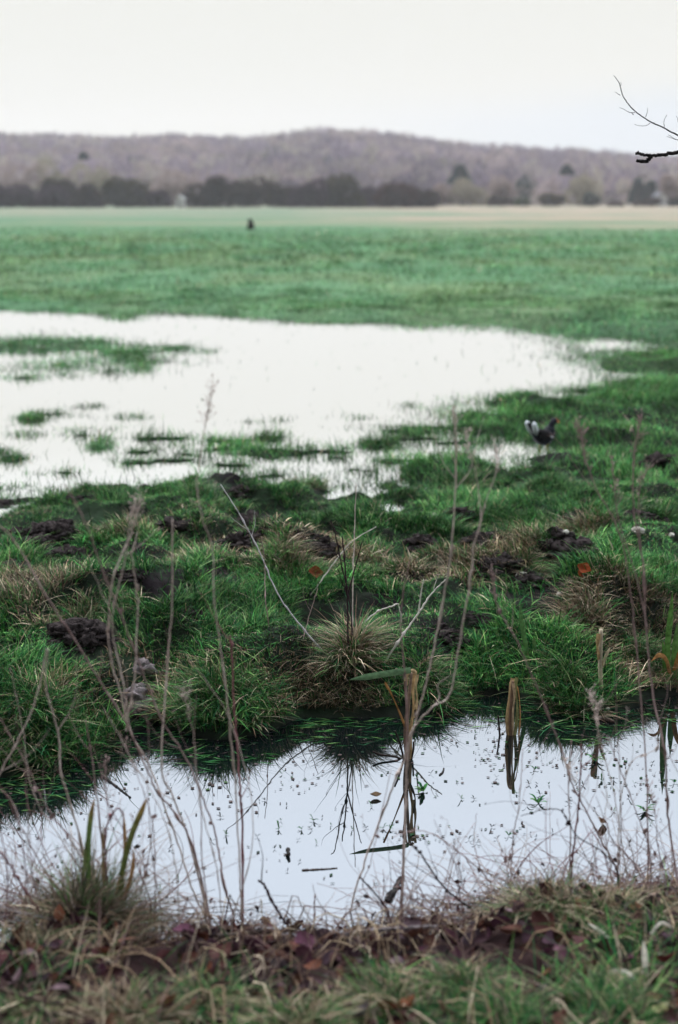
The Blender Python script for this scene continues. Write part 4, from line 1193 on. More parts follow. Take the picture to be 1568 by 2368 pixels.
tussock(310, 2310, 95, 65, 'pale straw clump near the bottom, left of the middle', .8, 1300, **GNB)
tussock(1170, 2330, 90, 70, 'deep green clump at the bottom, right of the orange leaves', .1, 1400, pal=GREENS * .7, **GNB)
tussock(40, 2310, 90, 65, 'straw and green clump in the bottom left corner', .6, 1200, **GNB)
# pale dead blades, lower right
GD = 'broad dead reed blades at the lower right'
def dead_blade(label, pts, lift, w, cl=(.78, .70, .56)):
    x, y, z = hit(*pts[0], .02)
    P = np.array([at_y(p[0], p[1], y + .02 * i) for i, p in enumerate(pts)])
    o = P[0].copy()
    ob = strap(P - o, w * .6, cl, None, 'dead_blade', random.uniform(-.3, .3), .3)
    ob.location = tuple(o)
    return tag(ob, label, 'dead blade', GD)
dead_blade('upright pale dead blade standing in the lower right grass', [(1490, 2275), (1492, 2220), (1488, 2175)], .02, .024)
dead_blade('arched pale dead blade at the foot of the upright one', [(1480, 2278), (1450, 2250), (1415, 2248), (1390, 2272)], .03, .022)
dead_blade('pale dead blade lying left under the arched one', [(1478, 2275), (1420, 2275), (1340, 2282)], .02, .014, (.48, .38, .26))
dead_blade('slanting dead blade beneath the wispy straw clump', [(1415, 2180), (1390, 2155), (1360, 2135)], .03, .02)
dead_blade('long thin dead blade hanging down right of the thick clump', [(1440, 2240), (1430, 2190), (1415, 2120)], .03, .012, (.50, .42, .30))
dead_blade('dead blade bending over at the right edge, topmost of three', [(1500, 2170), (1530, 2135), (1575, 2160)], .04, .018)
dead_blade('dead blade reaching to the right edge, lowest of three', [(1505, 2200), (1540, 2215), (1580, 2235)], .03, .022)
dead_blade('greenish dead blade at the right edge, middle of three', [(1495, 2175), (1535, 2180), (1580, 2215)], .04, .018, (.34, .38, .26))
dead_blade('short upright pale blade in the left litter', [(195, 2340), (200, 2300), (203, 2262)], .02, .016, (.50, .42, .27))

# sticks on the ground and in the water
def stick(label, pts, z0, r, mat, name='fallen_stick', group='fallen sticks', rough=.15, lift=.012):
    P = []
    for p in pts:
        if z0 is None:
            x, y, z = hit(p[0], p[1], .04)
            z += .04
        else:
            x, y = [float(v) for v in on_z(p[0], p[1], z0)]
            z = z0
        P.append((x, y, z + lift))
    P = smooth_path(P, 10)
    P = P + rng.normal(0, r * .12, P.shape)
    o = P[0].copy()
    rad = r * np.linspace(1, .6, len(P)) * rng.uniform(1 - rough, 1 + rough, len(P))
    V, F = tube(P - o, rad, 8)
    ob = mesh_np(name, V, F, None, M[mat], True); ob.location = tuple(o)
    return tag(ob, label, 'stick', group)
stick('lichen-grey stick lying along the near bank litter', [(790, 2172), (860, 2162), (940, 2158), (1010, 2152)], None, .008, 'clay')
stick('dark stick lying in the litter left of the grey one', [(500, 2178), (580, 2168), (680, 2160)], None, .009, 'wet_wood')
stick('long thin stick in the lower left litter', [(0, 2300), (70, 2320), (150, 2335)], None, .006, 'wet_wood')
stick('thick dark broken stub leaning over the water edge', [(895, 2105), (912, 2080), (925, 2052)], None, .014, 'bark', lift=.03)
stick('brown stick floating by the right-hand bank', [(1375, 1662), (1400, 1666), (1420, 1672)], STREAM_Z, .014, 'wet_wood', lift=.005)
stick('dark stick floating upright-looking in mid stream', [(665, 1970), (668, 1985)], STREAM_Z, .008, 'bark')
stick('thin pale stick floating low in the stream', [(698, 2013), (740, 2011), (780, 2008)], STREAM_Z, .004, 'wet_wood', lift=.001)
stick('dark hooked twig floating beside a reed reflection', [(1017, 1793), (1024, 1786), (1027, 1777)], STREAM_Z, .005, 'bark', lift=.001)
stick('straight dark stick slanting in the water under the left tussock', [(238, 1795), (270, 1820), (302, 1845)], STREAM_Z, .006, 'bark', lift=.001)

# ------------------------------------------------------------------ sprouts floating on the stream
def sprout_mesh(n, size, pal, up):
    parts, cols = [], []
    for k in range(n):
        a = random.uniform(0, 6.3); L = size * random.uniform(.6, 1)
        e = random.uniform(.1, 1.0) * up
        P = np.array([(0, 0, 0), (math.cos(a) * L * .5, math.sin(a) * L * .5, L * .45 * e + .003), (math.cos(a) * L, math.sin(a) * L, L * .6 * e + .001)])
        P = smooth_path(P, 3)
        t = np.linspace(0, 1, len(P)); ww = L * .16 * np.sin(np.pi * np.clip(t * .9 + .08, 0, 1))
        sd_ = np.array([-math.sin(a), math.cos(a), 0])
        V = np.stack([P - sd_ * ww[:, None], P + [0, 0, -.001], P + sd_ * ww[:, None]], 1).reshape(-1, 3)
        F = [(i * 3 + j, i * 3 + j + 1, i * 3 + j + 4, i * 3 + j + 3) for i in range(len(P) - 1) for j in range(2)]
        parts.append((V, np.array(F))); cols.append(np.repeat((pick(pal, 1)[0])[None], len(V), 0))
    V, F = join(parts)
    return V, F, np.vstack(cols)
DARKP = np.array([(.015, .022, .018), (.022, .016, .016), (.012, .02, .012)])
protos = {'g': [sprout_mesh(4, .022, GREENS * .8, 2.2) for _ in range(4)], 'd': [sprout_mesh(3, .020, DARKP, 1.8) for _ in range(4)], 'G': [sprout_mesh(9, .042, GREENS, 1.5) for _ in range(2)]}
plist = {}
def sprout(px, py, k, label):
    x, y = [float(v) for v in on_z(px, py, STREAM_Z)]
    nm = 'water_sprout' if k in 'gG' else 'sunken_leaf_tuft'
    key = (k, random.randrange(len(protos[k])))
    if key not in plist:
        V, F, c = protos[k][key[1]]
        o = mesh_np(nm, V, F, c, M['grass'], True); plist[key] = o
    else:
        o = plist[key].copy(); C.objects.link(o)
    o.location = (x, y, STREAM_Z + .002); o.rotation_euler = (0, 0, random.uniform(0, 6.3))
    s_ = random.uniform(.8, 1.25) if k == 'G' else random.uniform(.45, 1.1); o.scale = (s_, s_, s_)
    for q in list(o.keys()):
        del o[q]
    tag(o, label, 'water plant', 'green sprouts on the stream' if k in 'gG' else 'dark drowned tufts on the stream')
S8 = [(505, 205, 'd'), (545, 180, 'd'), (630, 130, 'g'), (780, 180, 'g'), (940, 115, 'g'), (1120, 265, 'g'), (905, 300, 'g'), (1450, 270, 'd'), (1105, 350, 'd'), (1130, 370, 'd'), (545, 358, 'g'), (360, 335, 'g'),
      (565, 435, 'g'), (820, 410, 'g'), (930, 415, 'd'), (870, 465, 'd'), (1270, 490, 'g'), (1185, 485, 'd'), (1365, 365, 'g'), (1065, 430, 'd'), (1062, 458, 'd'), (705, 565, 'd'), (785, 605, 'g'), (885, 595, 'd'), (730, 622, 'd'), (600, 622, 'd'), (635, 640, 'd'),
      (1345, 640, 'd'), (235, 575, 'g'), (205, 570, 'g'), (60, 575, 'g'), (125, 570, 'd'), (1270, 345, 'd'), (1300, 430, 'd'), (1340, 430, 'd'), (990, 590, 'd'), (425, 318, 'd'), (710, 370, 'd'), (730, 335, 'd'), (690, 222, 'd'), (1440, 550, 'g'), (1490, 535, 'd'), (1270, 637, 'd'),
      (1500, 375, 'd'), (915, 365, 'd'), (880, 368, 'd'), (450, 405, 'd'), (625, 437, 'd'), (970, 367, 'g'), (1440, 430, 'g'), (1550, 360, 'g'), (1215, 350, 'g'), (150, 470, 'g'), (30, 480, 'd'), (910, 612, 'd'), (1110, 250, 'd')]
S7 = [(1290, 575, 'g'), (1450, 535, 'g'), (1045, 600, 'g'), (980, 630, 'd'), (785, 665, 'd'), (1305, 320, 'g'), (790, 390, 'd'), (825, 805, 'g'), (740, 855, 'g'), (1270, 665, 'd'), (1465, 640, 'g'), (1490, 520, 'd'), (12, 555, 'd'), (640, 270, 'd'), (1200, 445, 'd'), (1020, 520, 'd'), (1380, 625, 'd'), (1385, 725, 'd'), (1530, 555, 'g'), (1160, 405, 'd'), (1225, 440, 'd'), (1325, 465, 'd'), (1440, 580, 'd'), (1395, 575, 'g'), (1300, 535, 'g'), (60, 580, 'd'), (1330, 770, 'd'), (1190, 610, 'd')]
LG = 'small green water sprout floating on the still stream'
LD = 'small dark drowned leaf tuft floating on the still stream'
for a, b, k in S8:
    sprout(784 + a * .5, 1631 + b * .5, k, LG if k == 'g' else LD)
for a, b, k in S7:
    sprout(a * .5, 1631 + b * .5, k, LG if k == 'g' else LD)
for a, b, lab in [(1185, 255, 'largest bright green sprout, in open water right of the upright reed stub'), (390, 400, 'large green sprout with trailing leaves right of the bent reed stub'), (922, 455, 'large looping green sprout left of the purple-brown stem'),
                  (1415, 490, 'large green sprout floating nearest the right edge'), (1060, 300, 'large sprout behind the purple-brown stem')][:4]:
    sprout(784 + a * .5, 1631 + b * .5, 'G', lab)
single_leaf(784 + 170 * .5, 1631 + 428 * .5, .045, (.14, .09, .05), 'small brown leaf boat floating left of the bent reed stem', 'leaves on the stream', (0, 0, .1), STREAM_Z, .006, 'floating_leaf')
single_leaf(784 + 1210 * .5, 1631 + 555 * .5, .05, (.26, .12, .05), 'orange-brown leaf stub floating at the right of the stream', 'leaves on the stream', (.5, .6, 1.2), STREAM_Z, .012, 'floating_leaf')
# ------------------------------------------------------------------ fine dead wisps along the near bank (nobody could count them)
parts, cols = [], []
for k in range(1150):
    zone = random.random()
    if zone < .55:
        u = random.uniform(900, 1640); v = float(np.interp(u, [900, 1100, 1200, 1640], [2130, 2120, 2060, 2050]))
    elif zone < .85:
        u = random.uniform(-60, 350); v = 2100
    else:
        u = random.uniform(350, 900); v = 2145
    x, y, z = hit(u, v + random.uniform(0, 40))
    a = random.gauss(math.pi / 2, .9); L = random.uniform(.06, .42) * (1 if zone < .55 else 1.35 if zone < .85 else .5)
    up = random.uniform(.35, 1.0); bend = random.gauss(0, .9)
    P = [np.array([x, y, z - .01])]
    hd = a
    for s in range(6):
        hd += bend / 6 + random.gauss(0, .18)
        P.append(P[-1] + np.array([math.cos(hd) * L / 6 * 1.1, random.gauss(.1, .3) * L / 6, math.sin(hd) * up * L / 6]))
    P = np.array(P); P[:, 2] = np.maximum(P[:, 2], STREAM_Z + .01)
    V, F = tube(smooth_path(P, 3), np.linspace(.0013, .0006, 19) * random.uniform(.7, 1.6), 4)
    parts.append((V, F)); cols.append(np.repeat((np.array(STC[random.choice(('brown', 'brown', 'red', 'tan', 'grey'))]) * random.uniform(.7, 1.2))[None], len(V), 0))
    if random.random() < .25:
        V, F = leaf_np(random.uniform(.010, .026), .8, .9, 1.5, .3)
        V = V @ rotmat(random.uniform(0, 6), random.uniform(0, 6), random.uniform(0, 6)).T + P[random.randrange(2, 6)]
        parts.append((V, F)); cols.append(np.repeat((np.array((.07, .035, .035)) * random.uniform(.5, 1.6))[None], len(V), 0))
V, F = join(parts)
tag(mesh_np('dead_wisps', V, F, np.vstack(cols), M['stem']), 'fine dead wisps and tiny withered leaves above the near bank', 'dead weeds', kind='stuff')
# ------------------------------------------------------------------ moorhen
def loft(spine, rx, rz, n=18, close=True):
    """rings of ellipses along a spine in the x-z plane (bird faces +x)"""
    Pp = np.asarray(spine, float); m = len(Pp)
    T = np.gradient(Pp, axis=0); T /= np.linalg.norm(T, axis=1)[:, None]
    Yv = np.array([0, 1., 0])
    Bv = np.cross(T, Yv)
    a = np.linspace(0, 2 * np.pi, n, endpoint=False)
    V = Pp[:, None] + np.cos(a)[None, :, None] * Yv * np.asarray(rx)[:, None, None] + np.sin(a)[None, :, None] * Bv[:, None] * np.asarray(rz)[:, None, None]
    V = V.reshape(-1, 3)
    F = [(i * n + j, i * n + (j + 1) % n, (i + 1) * n + (j + 1) % n, (i + 1) * n + j) for i in range(m - 1) for j in range(n)]
    V = np.vstack([V, Pp[0], Pp[-1]])
    tris = [(m * n, (j + 1) % n, j) for j in range(n)] + [(m * n + 1, (m - 1) * n + j, (m - 1) * n + (j + 1) % n) for j in range(n)]
    return V, [np.array(F), np.array(tris)]
bx, by = BIRD_X, BIRD_Y
bz = max(ground_at(bx, by), POND_Z - .01)
bird = empty('moorhen', (bx, by, bz))
tag(bird, 'black moorhen with cocked white-edged tail and red bill walking on the wet grass', 'moorhen')
bird.rotation_euler = (0, 0, R(36))
bird.scale = (1.2, 1.2, 1.2)
# one continuous body: rump - belly - breast - neck - head
sp = smooth_path([(-.100, 0, .165), (-.080, 0, .148), (-.042, 0, .122), (0, 0, .112), (.034, 0, .128), (.056, 0, .158), (.068, 0, .186), (.080, 0, .208), (.098, 0, .218), (.115, 0, .214)], 5)
t = np.linspace(0, 1, len(sp)); kx = np.linspace(0, 1, 10)
rx = np.interp(t, kx, [.014, .030, .047, .054, .049, .038, .024, .020, .021, .010])
rz = np.interp(t, kx, [.014, .030, .049, .058, .055, .044, .026, .021, .021, .010])
V, F = loft(sp, rx, rz)
body = mesh_np('body', V, F, None, M['black_feather'], True, bird)
def ellip(center, size, rot=(0, 0, 0)):
    V, F = ICO2
    return V * size @ rotmat(*rot).T + np.array(center), F
# bill with shield
V, F = loft([(.112, 0, .217), (.124, 0, .212), (.137, 0, .206), (.147, 0, .200)], [.0075, .0065, .0045, .001], [.010, .0085, .0055, .001], 10)
bill = mesh_np('bill', V, F, None, M['bill'], True, bird)
V, F = ellip((.113, 0, .226), (.007, .006, .009)); mesh_np('frontal_shield', V, F, None, M['bill'], True, bill)
for s in (-1, 1):
    V, F = ellip((.102, s * .0185, .223), (.0035, .002, .0035)); mesh_np('eye', V, F, None, M['eye'], True, bird)
    # folded wing
    V, F = ellip((-.030, s * .042, .142), (.076, .016, .036), (s * .12, .30, 0))
    V[:, 2] += .05 * np.clip(-V[:, 0] - .04, 0, 1)
    w_ = mesh_np('wing', V, F, None, M['brown_feather'], True, bird)
    # white line of flank plumes
    parts = []
    for k in range(6):
        x0 = .03 - k * .018
        parts.append(ellip((x0, s * (.051 - .001 * k * k * .3), .118 + .0045 * k), (.013, .004, .0045), (0, .35, 0)))
    V, F = join(parts); mesh_np('flank_stripe', V, F, None, M['white_feather'], True, bird)
# cocked tail: dark feathers fanned, white either side
for k, q in enumerate((-.9, -.45, 0, .45, .9)):
    d = np.array([-.55, q * .42, .78]); d /= np.linalg.norm(d)
    P = np.array([(-.092, q * .012, .158), np.array((-.092, q * .012, .158)) + d * .035, np.array((-.092, q * .012, .158)) + d * .085])
    V, F = tube(smooth_path(P, 4), [.010, .012, .013, .0135, .013, .012, .011, .009, .004], 8)
    V[:, 0] = V[:, 0]
    mesh_np('tail_feather', V, F, None, M['brown_feather'], True, bird)
for s in (-1, 1):
    P = np.array([(-.084, s * .016, .140), (-.106, s * .026, .172), (-.128, s * .034, .216), (-.134, s * .036, .236)])
    V, F = tube(smooth_path(P, 4), [.010, .013, .016, .018, .019, .019, .019, .018, .017, .015, .012, .008, .003], 9)
    mesh_np('undertail_feathers', V, F, None, M['white_feather'], True, bird)
# legs: thigh, backward-bent hock, shank, long toes
for s, fwd in ((-1, .022), (1, -.014)):
    P = smooth_path([(-.005, s * .024, .088), (.012 + fwd * .3, s * .025, .066), (-.008 + fwd * .4, s * .025, .052), (.004 + fwd, s * .026, .008)], 5)
    V, F = tube(P, np.interp(np.linspace(0, 1, len(P)), [0, .4, .6, 1], [.011, .0065, .0048, .004]), 8)
    leg = mesh_np('leg', V, F, None, M['leg'], True, bird)
    parts = []
    for ang, L in ((-.5, .040), (0, .048), (.5, .040), (math.pi, .022)):
        q = P[-1]
        parts.append(tube(np.array([q, q + (math.cos(ang) * L * .5, math.sin(ang) * L * .5, -.003), q + (math.cos(ang) * L, math.sin(ang) * L, -.006)]), [.0035, .003, .0018], 6))
    V, F = join(parts); mesh_np('foot', V, F, None, M['leg'], True, leg)

# ------------------------------------------------------------------ bare tree whose branch tips hang into the frame at the upper right
tree = empty('bare_tree', (2.75, 5.0, ground_at(2.75, 5.0) - .1) if ground_at(2.75, 5.0) > STREAM_Z else (2.9, 6.9, ground_at(2.9, 6.9) - .1))
tag(tree, 'bare dark tree branch reaching in from the upper right, with fine twigs', 'tree')
to = np.array(tree.location)
def tw(name, P, r0, r1, parent, sides=7):
    P = smooth_path(np.array(P, float) - to, 8)
    P[1:-1] += rng.normal(0, r1 * .3 + .0003, P[1:-1].shape)
    V, F = tube(P, np.linspace(r0, r1, len(P)) * rng.uniform(.88, 1.15, len(P)), sides)
    return mesh_np(name, V, F, None, M['bark'], True, parent)
TY = 6.1
def b8(*pts):
    """photo points measured in a detail of the upper right corner"""
    return [(784 + a * .5, 125.4 + b * .5) for a, b in pts]
A1 = [at_y(*p, TY) for p in b8((1700, 405), (1620, 395), (1568, 375), (1505, 342), (1440, 312), (1378, 270), (1345, 238), (1312, 190), (1300, 145), (1285, 115), (1270, 98))]
A2 = [at_y(*p, TY - .1) for p in b8((1700, 425), (1620, 440), (1568, 452), (1500, 464), (1445, 468), (1400, 462), (1376, 457))]
trunk_top = np.array([to[0] + .05, to[1] + .1, 3.6])
tw('trunk', [to, to + (.03, .02, 1.2), to + (-.02, .05, 2.4), trunk_top], .13, .07, tree, 12)
fork = to + np.array([-.01, .05, 2.25])
l1 = tw('limb', [fork, (fork + A1[0]) / 2 + (0, 0, .15), A1[0]], .030, .0036, tree, 9)
l2 = tw('limb', [fork + (0, 0, -.15), (fork + A2[0]) / 2 + (0, 0, .05), A2[0]], .034, .0085, tree, 9)
br1 = tw('branch', A1, .0036, .0010, tree)
for pts in [((1300, 190), (1290, 183), (1276, 175)), ((1370, 270), (1340, 268), (1320, 255), (1297, 246)), ((1362, 280), (1356, 274), (1350, 270)), ((1440, 318), (1425, 328), (1400, 332), (1366, 325)), ((1418, 290), (1425, 270), (1428, 248)),
            ((1505, 342), (1503, 310), (1516, 280)), ((1590, 400), (1560, 394), (1535, 380), (1522, 372)), ((1580, 400), (1550, 392), (1516, 380)), ((1300, 150), (1305, 140), (1303, 130)), ((1600, 390), (1575, 330), (1562, 285))]:
    tw('twig', [at_y(*p, TY + random.uniform(-.03, .03)) for p in b8(*pts)], .0013, .0007, br1, 5)
br2 = tw('branch', A2, .0085, .0055, tree, 9)
tw('twig', [at_y(*p, TY - .1) for p in b8((1445, 468), (1435, 485), (1410, 495), (1376, 491))], .0075, .006, br2, 8)
tw('branch', [trunk_top, trunk_top + (.3, .3, .9), trunk_top + (.5, .5, 1.8)], .06, .02, tree, 8)
tw('branch', [trunk_top, trunk_top + (.1, -.2, .9), trunk_top + (.0, -.3, 1.9)], .055, .018, tree, 8)

# ------------------------------------------------------------------ dark stump in the meadow
sx_, sy_ = [float(v) for v in on_z(579, 531, ground_at(-6, 92))]
st = empty('tree_stump', (sx_, sy_, ground_at(sx_, sy_) - .1)); tag(st, 'small dark stump standing alone in the far green meadow', 'stump')
hh = 26 / FPX * sy_
V, F = tube(np.array([(0, 0, 0), (0, 0, .2), (.02, 0, hh * .6), (.0, 0, hh + .05)]), np.array([.30, .24, .19, .12]), 14)
V += (fbm(V[:, 0] * 9, V[:, 1] * 9 + V[:, 2] * 5, 5, 3) - .5)[:, None] * (.12, .12, .1)
mesh_np('trunk', V, F, None, M['bark'], False, st)
V, F = tube(np.array([(.1, 0, hh * .35), (.22, 0, hh * .5), (.26, 0, hh * .6)]), [.09, .07, .04], 8); mesh_np('snag', V, F, None, M['bark'], False, st)

# ------------------------------------------------------------------ hills
RIDGE = [(-1200, 330), (-500, 305), (0, 317), (100, 320), (200, 327), (300, 326), (400, 322), (500, 325), (600, 327), (650, 322), (700, 313), (740, 308), (800, 311), (850, 315), (930, 318), (970, 328), (1010, 336), (1100, 345), (1250, 352), (1400, 360), (1568, 374), (2100, 385), (2900, 400)]
Y0, Y1 = 425.0, 1000.0
rp = np.array([at_y(p[0], p[1], Y1) for p in RIDGE])
def hill_z(x, y):
    ang = np.asarray(x, float) / np.maximum(y, 1) * Y1
    top_ = np.interp(ang, rp[:, 0], rp[:, 2]) - 9.0
    k = np.clip((y - Y0) / (Y1 - Y0), 0, None)
    prof = np.where(k < 1, .15 * k + .85 * sstep(0, 1.0, k ** .8), 1 - .25 * np.clip(k - 1, 0, 1))
    return -.6 + (top_ + .6) * prof * (1 + .10 * (fbm(x * .006, y * .006, 501, 3) - .5) * 4 * k * (k < 1) * (1 - np.clip(k, 0, 1)))
hy = np.linspace(Y0, 1500, 70); hs = np.linspace(-1.0, 1.0, 160)
HX = hs[None] * hy[:, None] * .9; HY = np.repeat(hy[:, None], 160, 1)
HZ = hill_z(HX, HY)
i = np.arange(70 * 160).reshape(70, 160)
F = np.stack([i[:-1, :-1], i[:-1, 1:], i[1:, 1:], i[1:, :-1]], -1).reshape(-1, 4)
hc = np.array([.13, .105, .085]) * (1 + .5 * (fbm(HX * .02, HY * .02, 503, 3) - .5))[..., None]
tag(mesh_np('hills', np.stack([HX, HY, HZ], -1).reshape(-1, 3), F, hc.reshape(-1, 3), M['ground'], True), 'low wooded hills closing the view behind the meadow', 'hills', kind='structure')

# twig crowns: thin slivers spread through lobed crowns
def slivers(cen, dirs, L, w):
    n = len(cen)
    dirs = dirs / (np.linalg.norm(dirs, axis=1)[:, None] + 1e-9)
    sd = np.cross(dirs, rng.normal(0, 1, (n, 3))); sd /= np.linalg.norm(sd, axis=1)[:, None] + 1e-9
    L = np.broadcast_to(L, (n,))[:, None]; w = np.broadcast_to(w, (n,))[:, None]
    V = np.stack([cen - sd * w * .5, cen + sd * w * .5, cen + dirs * L], 1).reshape(-1, 3)
    return V, np.arange(3 * n).reshape(n, 3)
def crown_pts(n, W, H, lobes, seed):
    rs = np.random.default_rng(seed)
    lc = np.stack([rs.uniform(-.32, .32, lobes) * W, rs.uniform(-.25, .25, lobes) * W, (rs.uniform(.25, .72, lobes) if lobes < 8 else rs.uniform(.08, .78, lobes)) * H], 1)
    lr = rs.uniform(.24, .40, lobes) if lobes < 8 else rs.uniform(.12, .34, lobes)
    k = rs.integers(0, lobes, n)
    u = rs.normal(0, 1, (n, 3)); u /= np.linalg.norm(u, axis=1)[:, None]
    q = rs.uniform(.35, 1, n) ** .5
    off = u * q[:, None] * lr[k][:, None] * np.array([W * .62, W * .62, H * .72])
    P = lc[k] + off
    P[:, 2] = np.clip(P[:, 2], .02 * H, None)
    return P, u
# woodland on the hills: far-off mass of bare trees
NT = 4600
ty = Y0 + 5 + (1060 - Y0) * rng.uniform(0, 1, NT) ** .95
tx = rng.uniform(-.36, .36, NT) * ty
tz = hill_z(tx, ty)
ramp_low = ty < Y0 + 60
keep = ~(ramp_low & (rng.uniform(0, 1, NT) < .35))
# small clearings in front of the conifers
ppx_ = CX + tx / ty * FPX * (CP)
for (cx, w, Y) in ((1063, 52, 432), (1308, 26, 432), (197, 24, 432), (1473, 40, 428), (1500, 46, 426), (1523, 26, 430)):
    keep &= ~((abs(ppx_ - cx) < w * .62) & (ty > Y - 170) & (ty < Y + 15))
tx, ty, tz = tx[keep], ty[keep], tz[keep]; NT = len(tx)
th = rng.uniform(8, 13, NT) * np.where(ty > 960, .85, 1); tww = th * rng.uniform(.85, 1.35, NT)
WP = np.array([(.32, .26, .29), (.38, .315, .295), (.21, .165, .205), (.43, .37, .305), (.34, .27, .31), (.44, .34, .32)])
sp_ = (fbm(tx * .012, ty * .008, 601, 3) * 9).astype(int) % len(WP)
sp_ = np.where(rng.uniform(0, 1, NT) < .5, rng.integers(0, len(WP), NT), sp_)
tc_ = WP[sp_] * rng.uniform(.85, 1.15, (NT, 1)) * (.45 + .75 * fbm(tx * .02, ty * .012, 603, 3))[:, None]
conif = rng.uniform(0, 1, NT) < .02
tc_[conif] = np.array([.035, .055, .045])
NS = 105
Vs, Cs = [], []
tmpl = [crown_pts(NS, 1, 1, 5, 900 + k) for k in range(14)]
cen = np.zeros((NT, NS, 3)); dr = np.zeros((NT, NS, 3))
for k in range(14):
    sel = np.arange(NT) % 14 == k
    P, u = tmpl[k]
    ra = rng.uniform(0, 6.28, sel.sum()); ca, sa = np.cos(ra)[:, None], np.sin(ra)[:, None]
    X = P[None, :, 0] * ca - P[None, :, 1] * sa; Yy = P[None, :, 0] * sa + P[None, :, 1] * ca
    cen[sel] = np.stack([X * tww[sel][:, None] + tx[sel][:, None], Yy * tww[sel][:, None] + ty[sel][:, None], P[None, :, 2] * th[sel][:, None] + tz[sel][:, None]], -1)
    dr[sel] = u[None] * .8 + np.array([0, 0, .6])
cen = cen.reshape(-1, 3); dr = dr.reshape(-1, 3)
V, F = slivers(cen, dr, rng.uniform(1.2, 2.6, len(cen)), rng.uniform(.5, 1.2, len(cen)))
cc = np.repeat(np.repeat(tc_, NS, 0) * rng.uniform(.8, 1.2, (len(cen), 1)), 3, 0)
# trunks as slim upright slivers
tcn = np.stack([tx, ty, tz], 1)
V2, F2 = slivers(tcn, np.tile([[0, 0, 1.]], (NT, 1)), th * .7, .5)
V = np.vstack([V, V2]); F = np.vstack([F, F2 + len(cc)]); cc = np.vstack([cc, np.repeat(tc_ * .8, 3, 0)])
tag(mesh_np('woodland', V, F, cc, M['twig']), 'bare grey-mauve winter woodland covering the far hills', 'woodland', kind='stuff')

# ------------------------------------------------------------------ hedge bushes and trees at the field edge
def bushy(name, label, cat, group, cx_px, base_px, w_px, h_px, Y, pal, n=900, lobes=6, seed=0, trunk_h=.25, conifer=False, lo=.08, sl=(.5, 1.3, .10, .38)):
    b = at_y(cx_px, base_px, Y)
    gz = hill_z(b[0], Y) if Y > Y0 else ground_at(b[0], Y)
    gz = float(gz) - .2 if Y <= Y0 else min(float(gz), b[2])
    H = (base_px - h_px) ; Ht = at_y(cx_px, h_px, Y)[2] - gz
    Wm = w_px / FPX * Y
    r = empty(name, (b[0], Y, gz)); tag(r, label, cat, group)
    if conifer:
        rs = np.random.default_rng(seed)
        t = rs.uniform(0, 1, n) ** .8; a = rs.uniform(0, 6.28, n); q = Wm * .5 * (1 - t * .85) * rs.uniform(.4, 1, n)
        P = np.stack([np.cos(a) * q, np.sin(a) * q, Ht * (lo + (.98 - lo) * t)], 1); u = np.stack([np.cos(a), np.sin(a), 0 * a - .2], 1)
    else:
        P, u = crown_pts(n, Wm, Ht, lobes, seed)
        P[:, 2] *= Ht / (P[:, 2].max() + .1)
        P[:, 0] *= Wm * .5 / np.abs(P[:, 0]).max()
        u = u + np.array([0, 0, .4])
    V, F = slivers(P, u, rng.uniform(sl[0], sl[1], n), rng.uniform(sl[2], sl[3], n) * (2 if conifer else 1))
    col = np.repeat(pal[rng.integers(0, len(pal), n)] * rng.uniform(.7, 1.3, (n, 1)), 3, 0)
    mesh_np('crown', V, F, col, M['twig'], False, r)
    nst = 1 if conifer else 4
    parts = []
    for k in range(nst):
        dx = (k - (nst - 1) / 2) * Wm * .12
        parts.append(tube(np.array([(dx * .6, 0, 0), (dx, .1, Ht * .3), (dx * 1.8, 0, Ht * .7)]), [Wm * .02 + .08, Wm * .014 + .05, .03], 6))
    V, F = join(parts)
    mesh_np('trunk', V, F, None, M['bark'], False, r)
    return r
HB = np.array([(.046, .027, .023), (.024, .015, .016), (.062, .037, .030), (.034, .026, .017)])
HO = np.array([(.070, .056, .022), (.050, .042, .018), (.04, .03, .022)])
HP = np.array([(.068, .038, .052), (.042, .026, .036)])
HR = np.array([(.075, .030, .027), (.04, .02, .02)])
GH = 'dark hedge bushes along the far field edge'
hedge = [(25, 483, 120, 432, HP, 'purplish low hedge bush cut by the left edge of the picture'), (110, 483, 90, 440, HP, 'low purplish hedge bush second from the left'), (150, 484, 90, 420, HB, 'brown hedge bush below the pale trees at the left'),
         (205, 485, 70, 432, HB, 'low dark hedge bush left of the rounded olive one'), (282, 486, 110, 414, HO, 'rounded olive-brown hedge bush, tallest left of the pale hut'), (352, 486, 80, 442, HP, 'low mauve hedge bush just left of the pale hut'),
         (476, 488, 100, 412, HB, 'tall dark hedge bush just right of the pale hut'), (570, 489, 130, 414, HB, 'broad dark hedge bush above the lone stump'), (655, 490, 90, 428, HB, 'dark hedge bush in the middle of the hedge, lower than its neighbours'),
         (715, 490, 80, 420, HP, 'purplish hedge bush left of the yellow-olive one'), (795, 490, 100, 405, HO, 'yellow-olive hedge bush, tallest in the right half of the hedge'), (850, 490, 80, 440, HP, 'low purplish hedge bush right of the yellow-olive one'),
         (908, 490, 95, 428, HR, 'reddish-black hedge bush near the right end of the hedge'), (975, 490, 80, 440, HB, 'fading brown bush at the right end of the hedge')]
for k, (cx, bp, w, hp, pal, lab) in enumerate(hedge):
    bushy('hedge_bush', lab, 'bush', GH, cx, bp, w, hp, 340 + (k % 3) * 6, pal, 3400, 15, 700 + k, sl=(.5, 2.0, .2, .6))
GR = 'small bushes along the far right field edge'
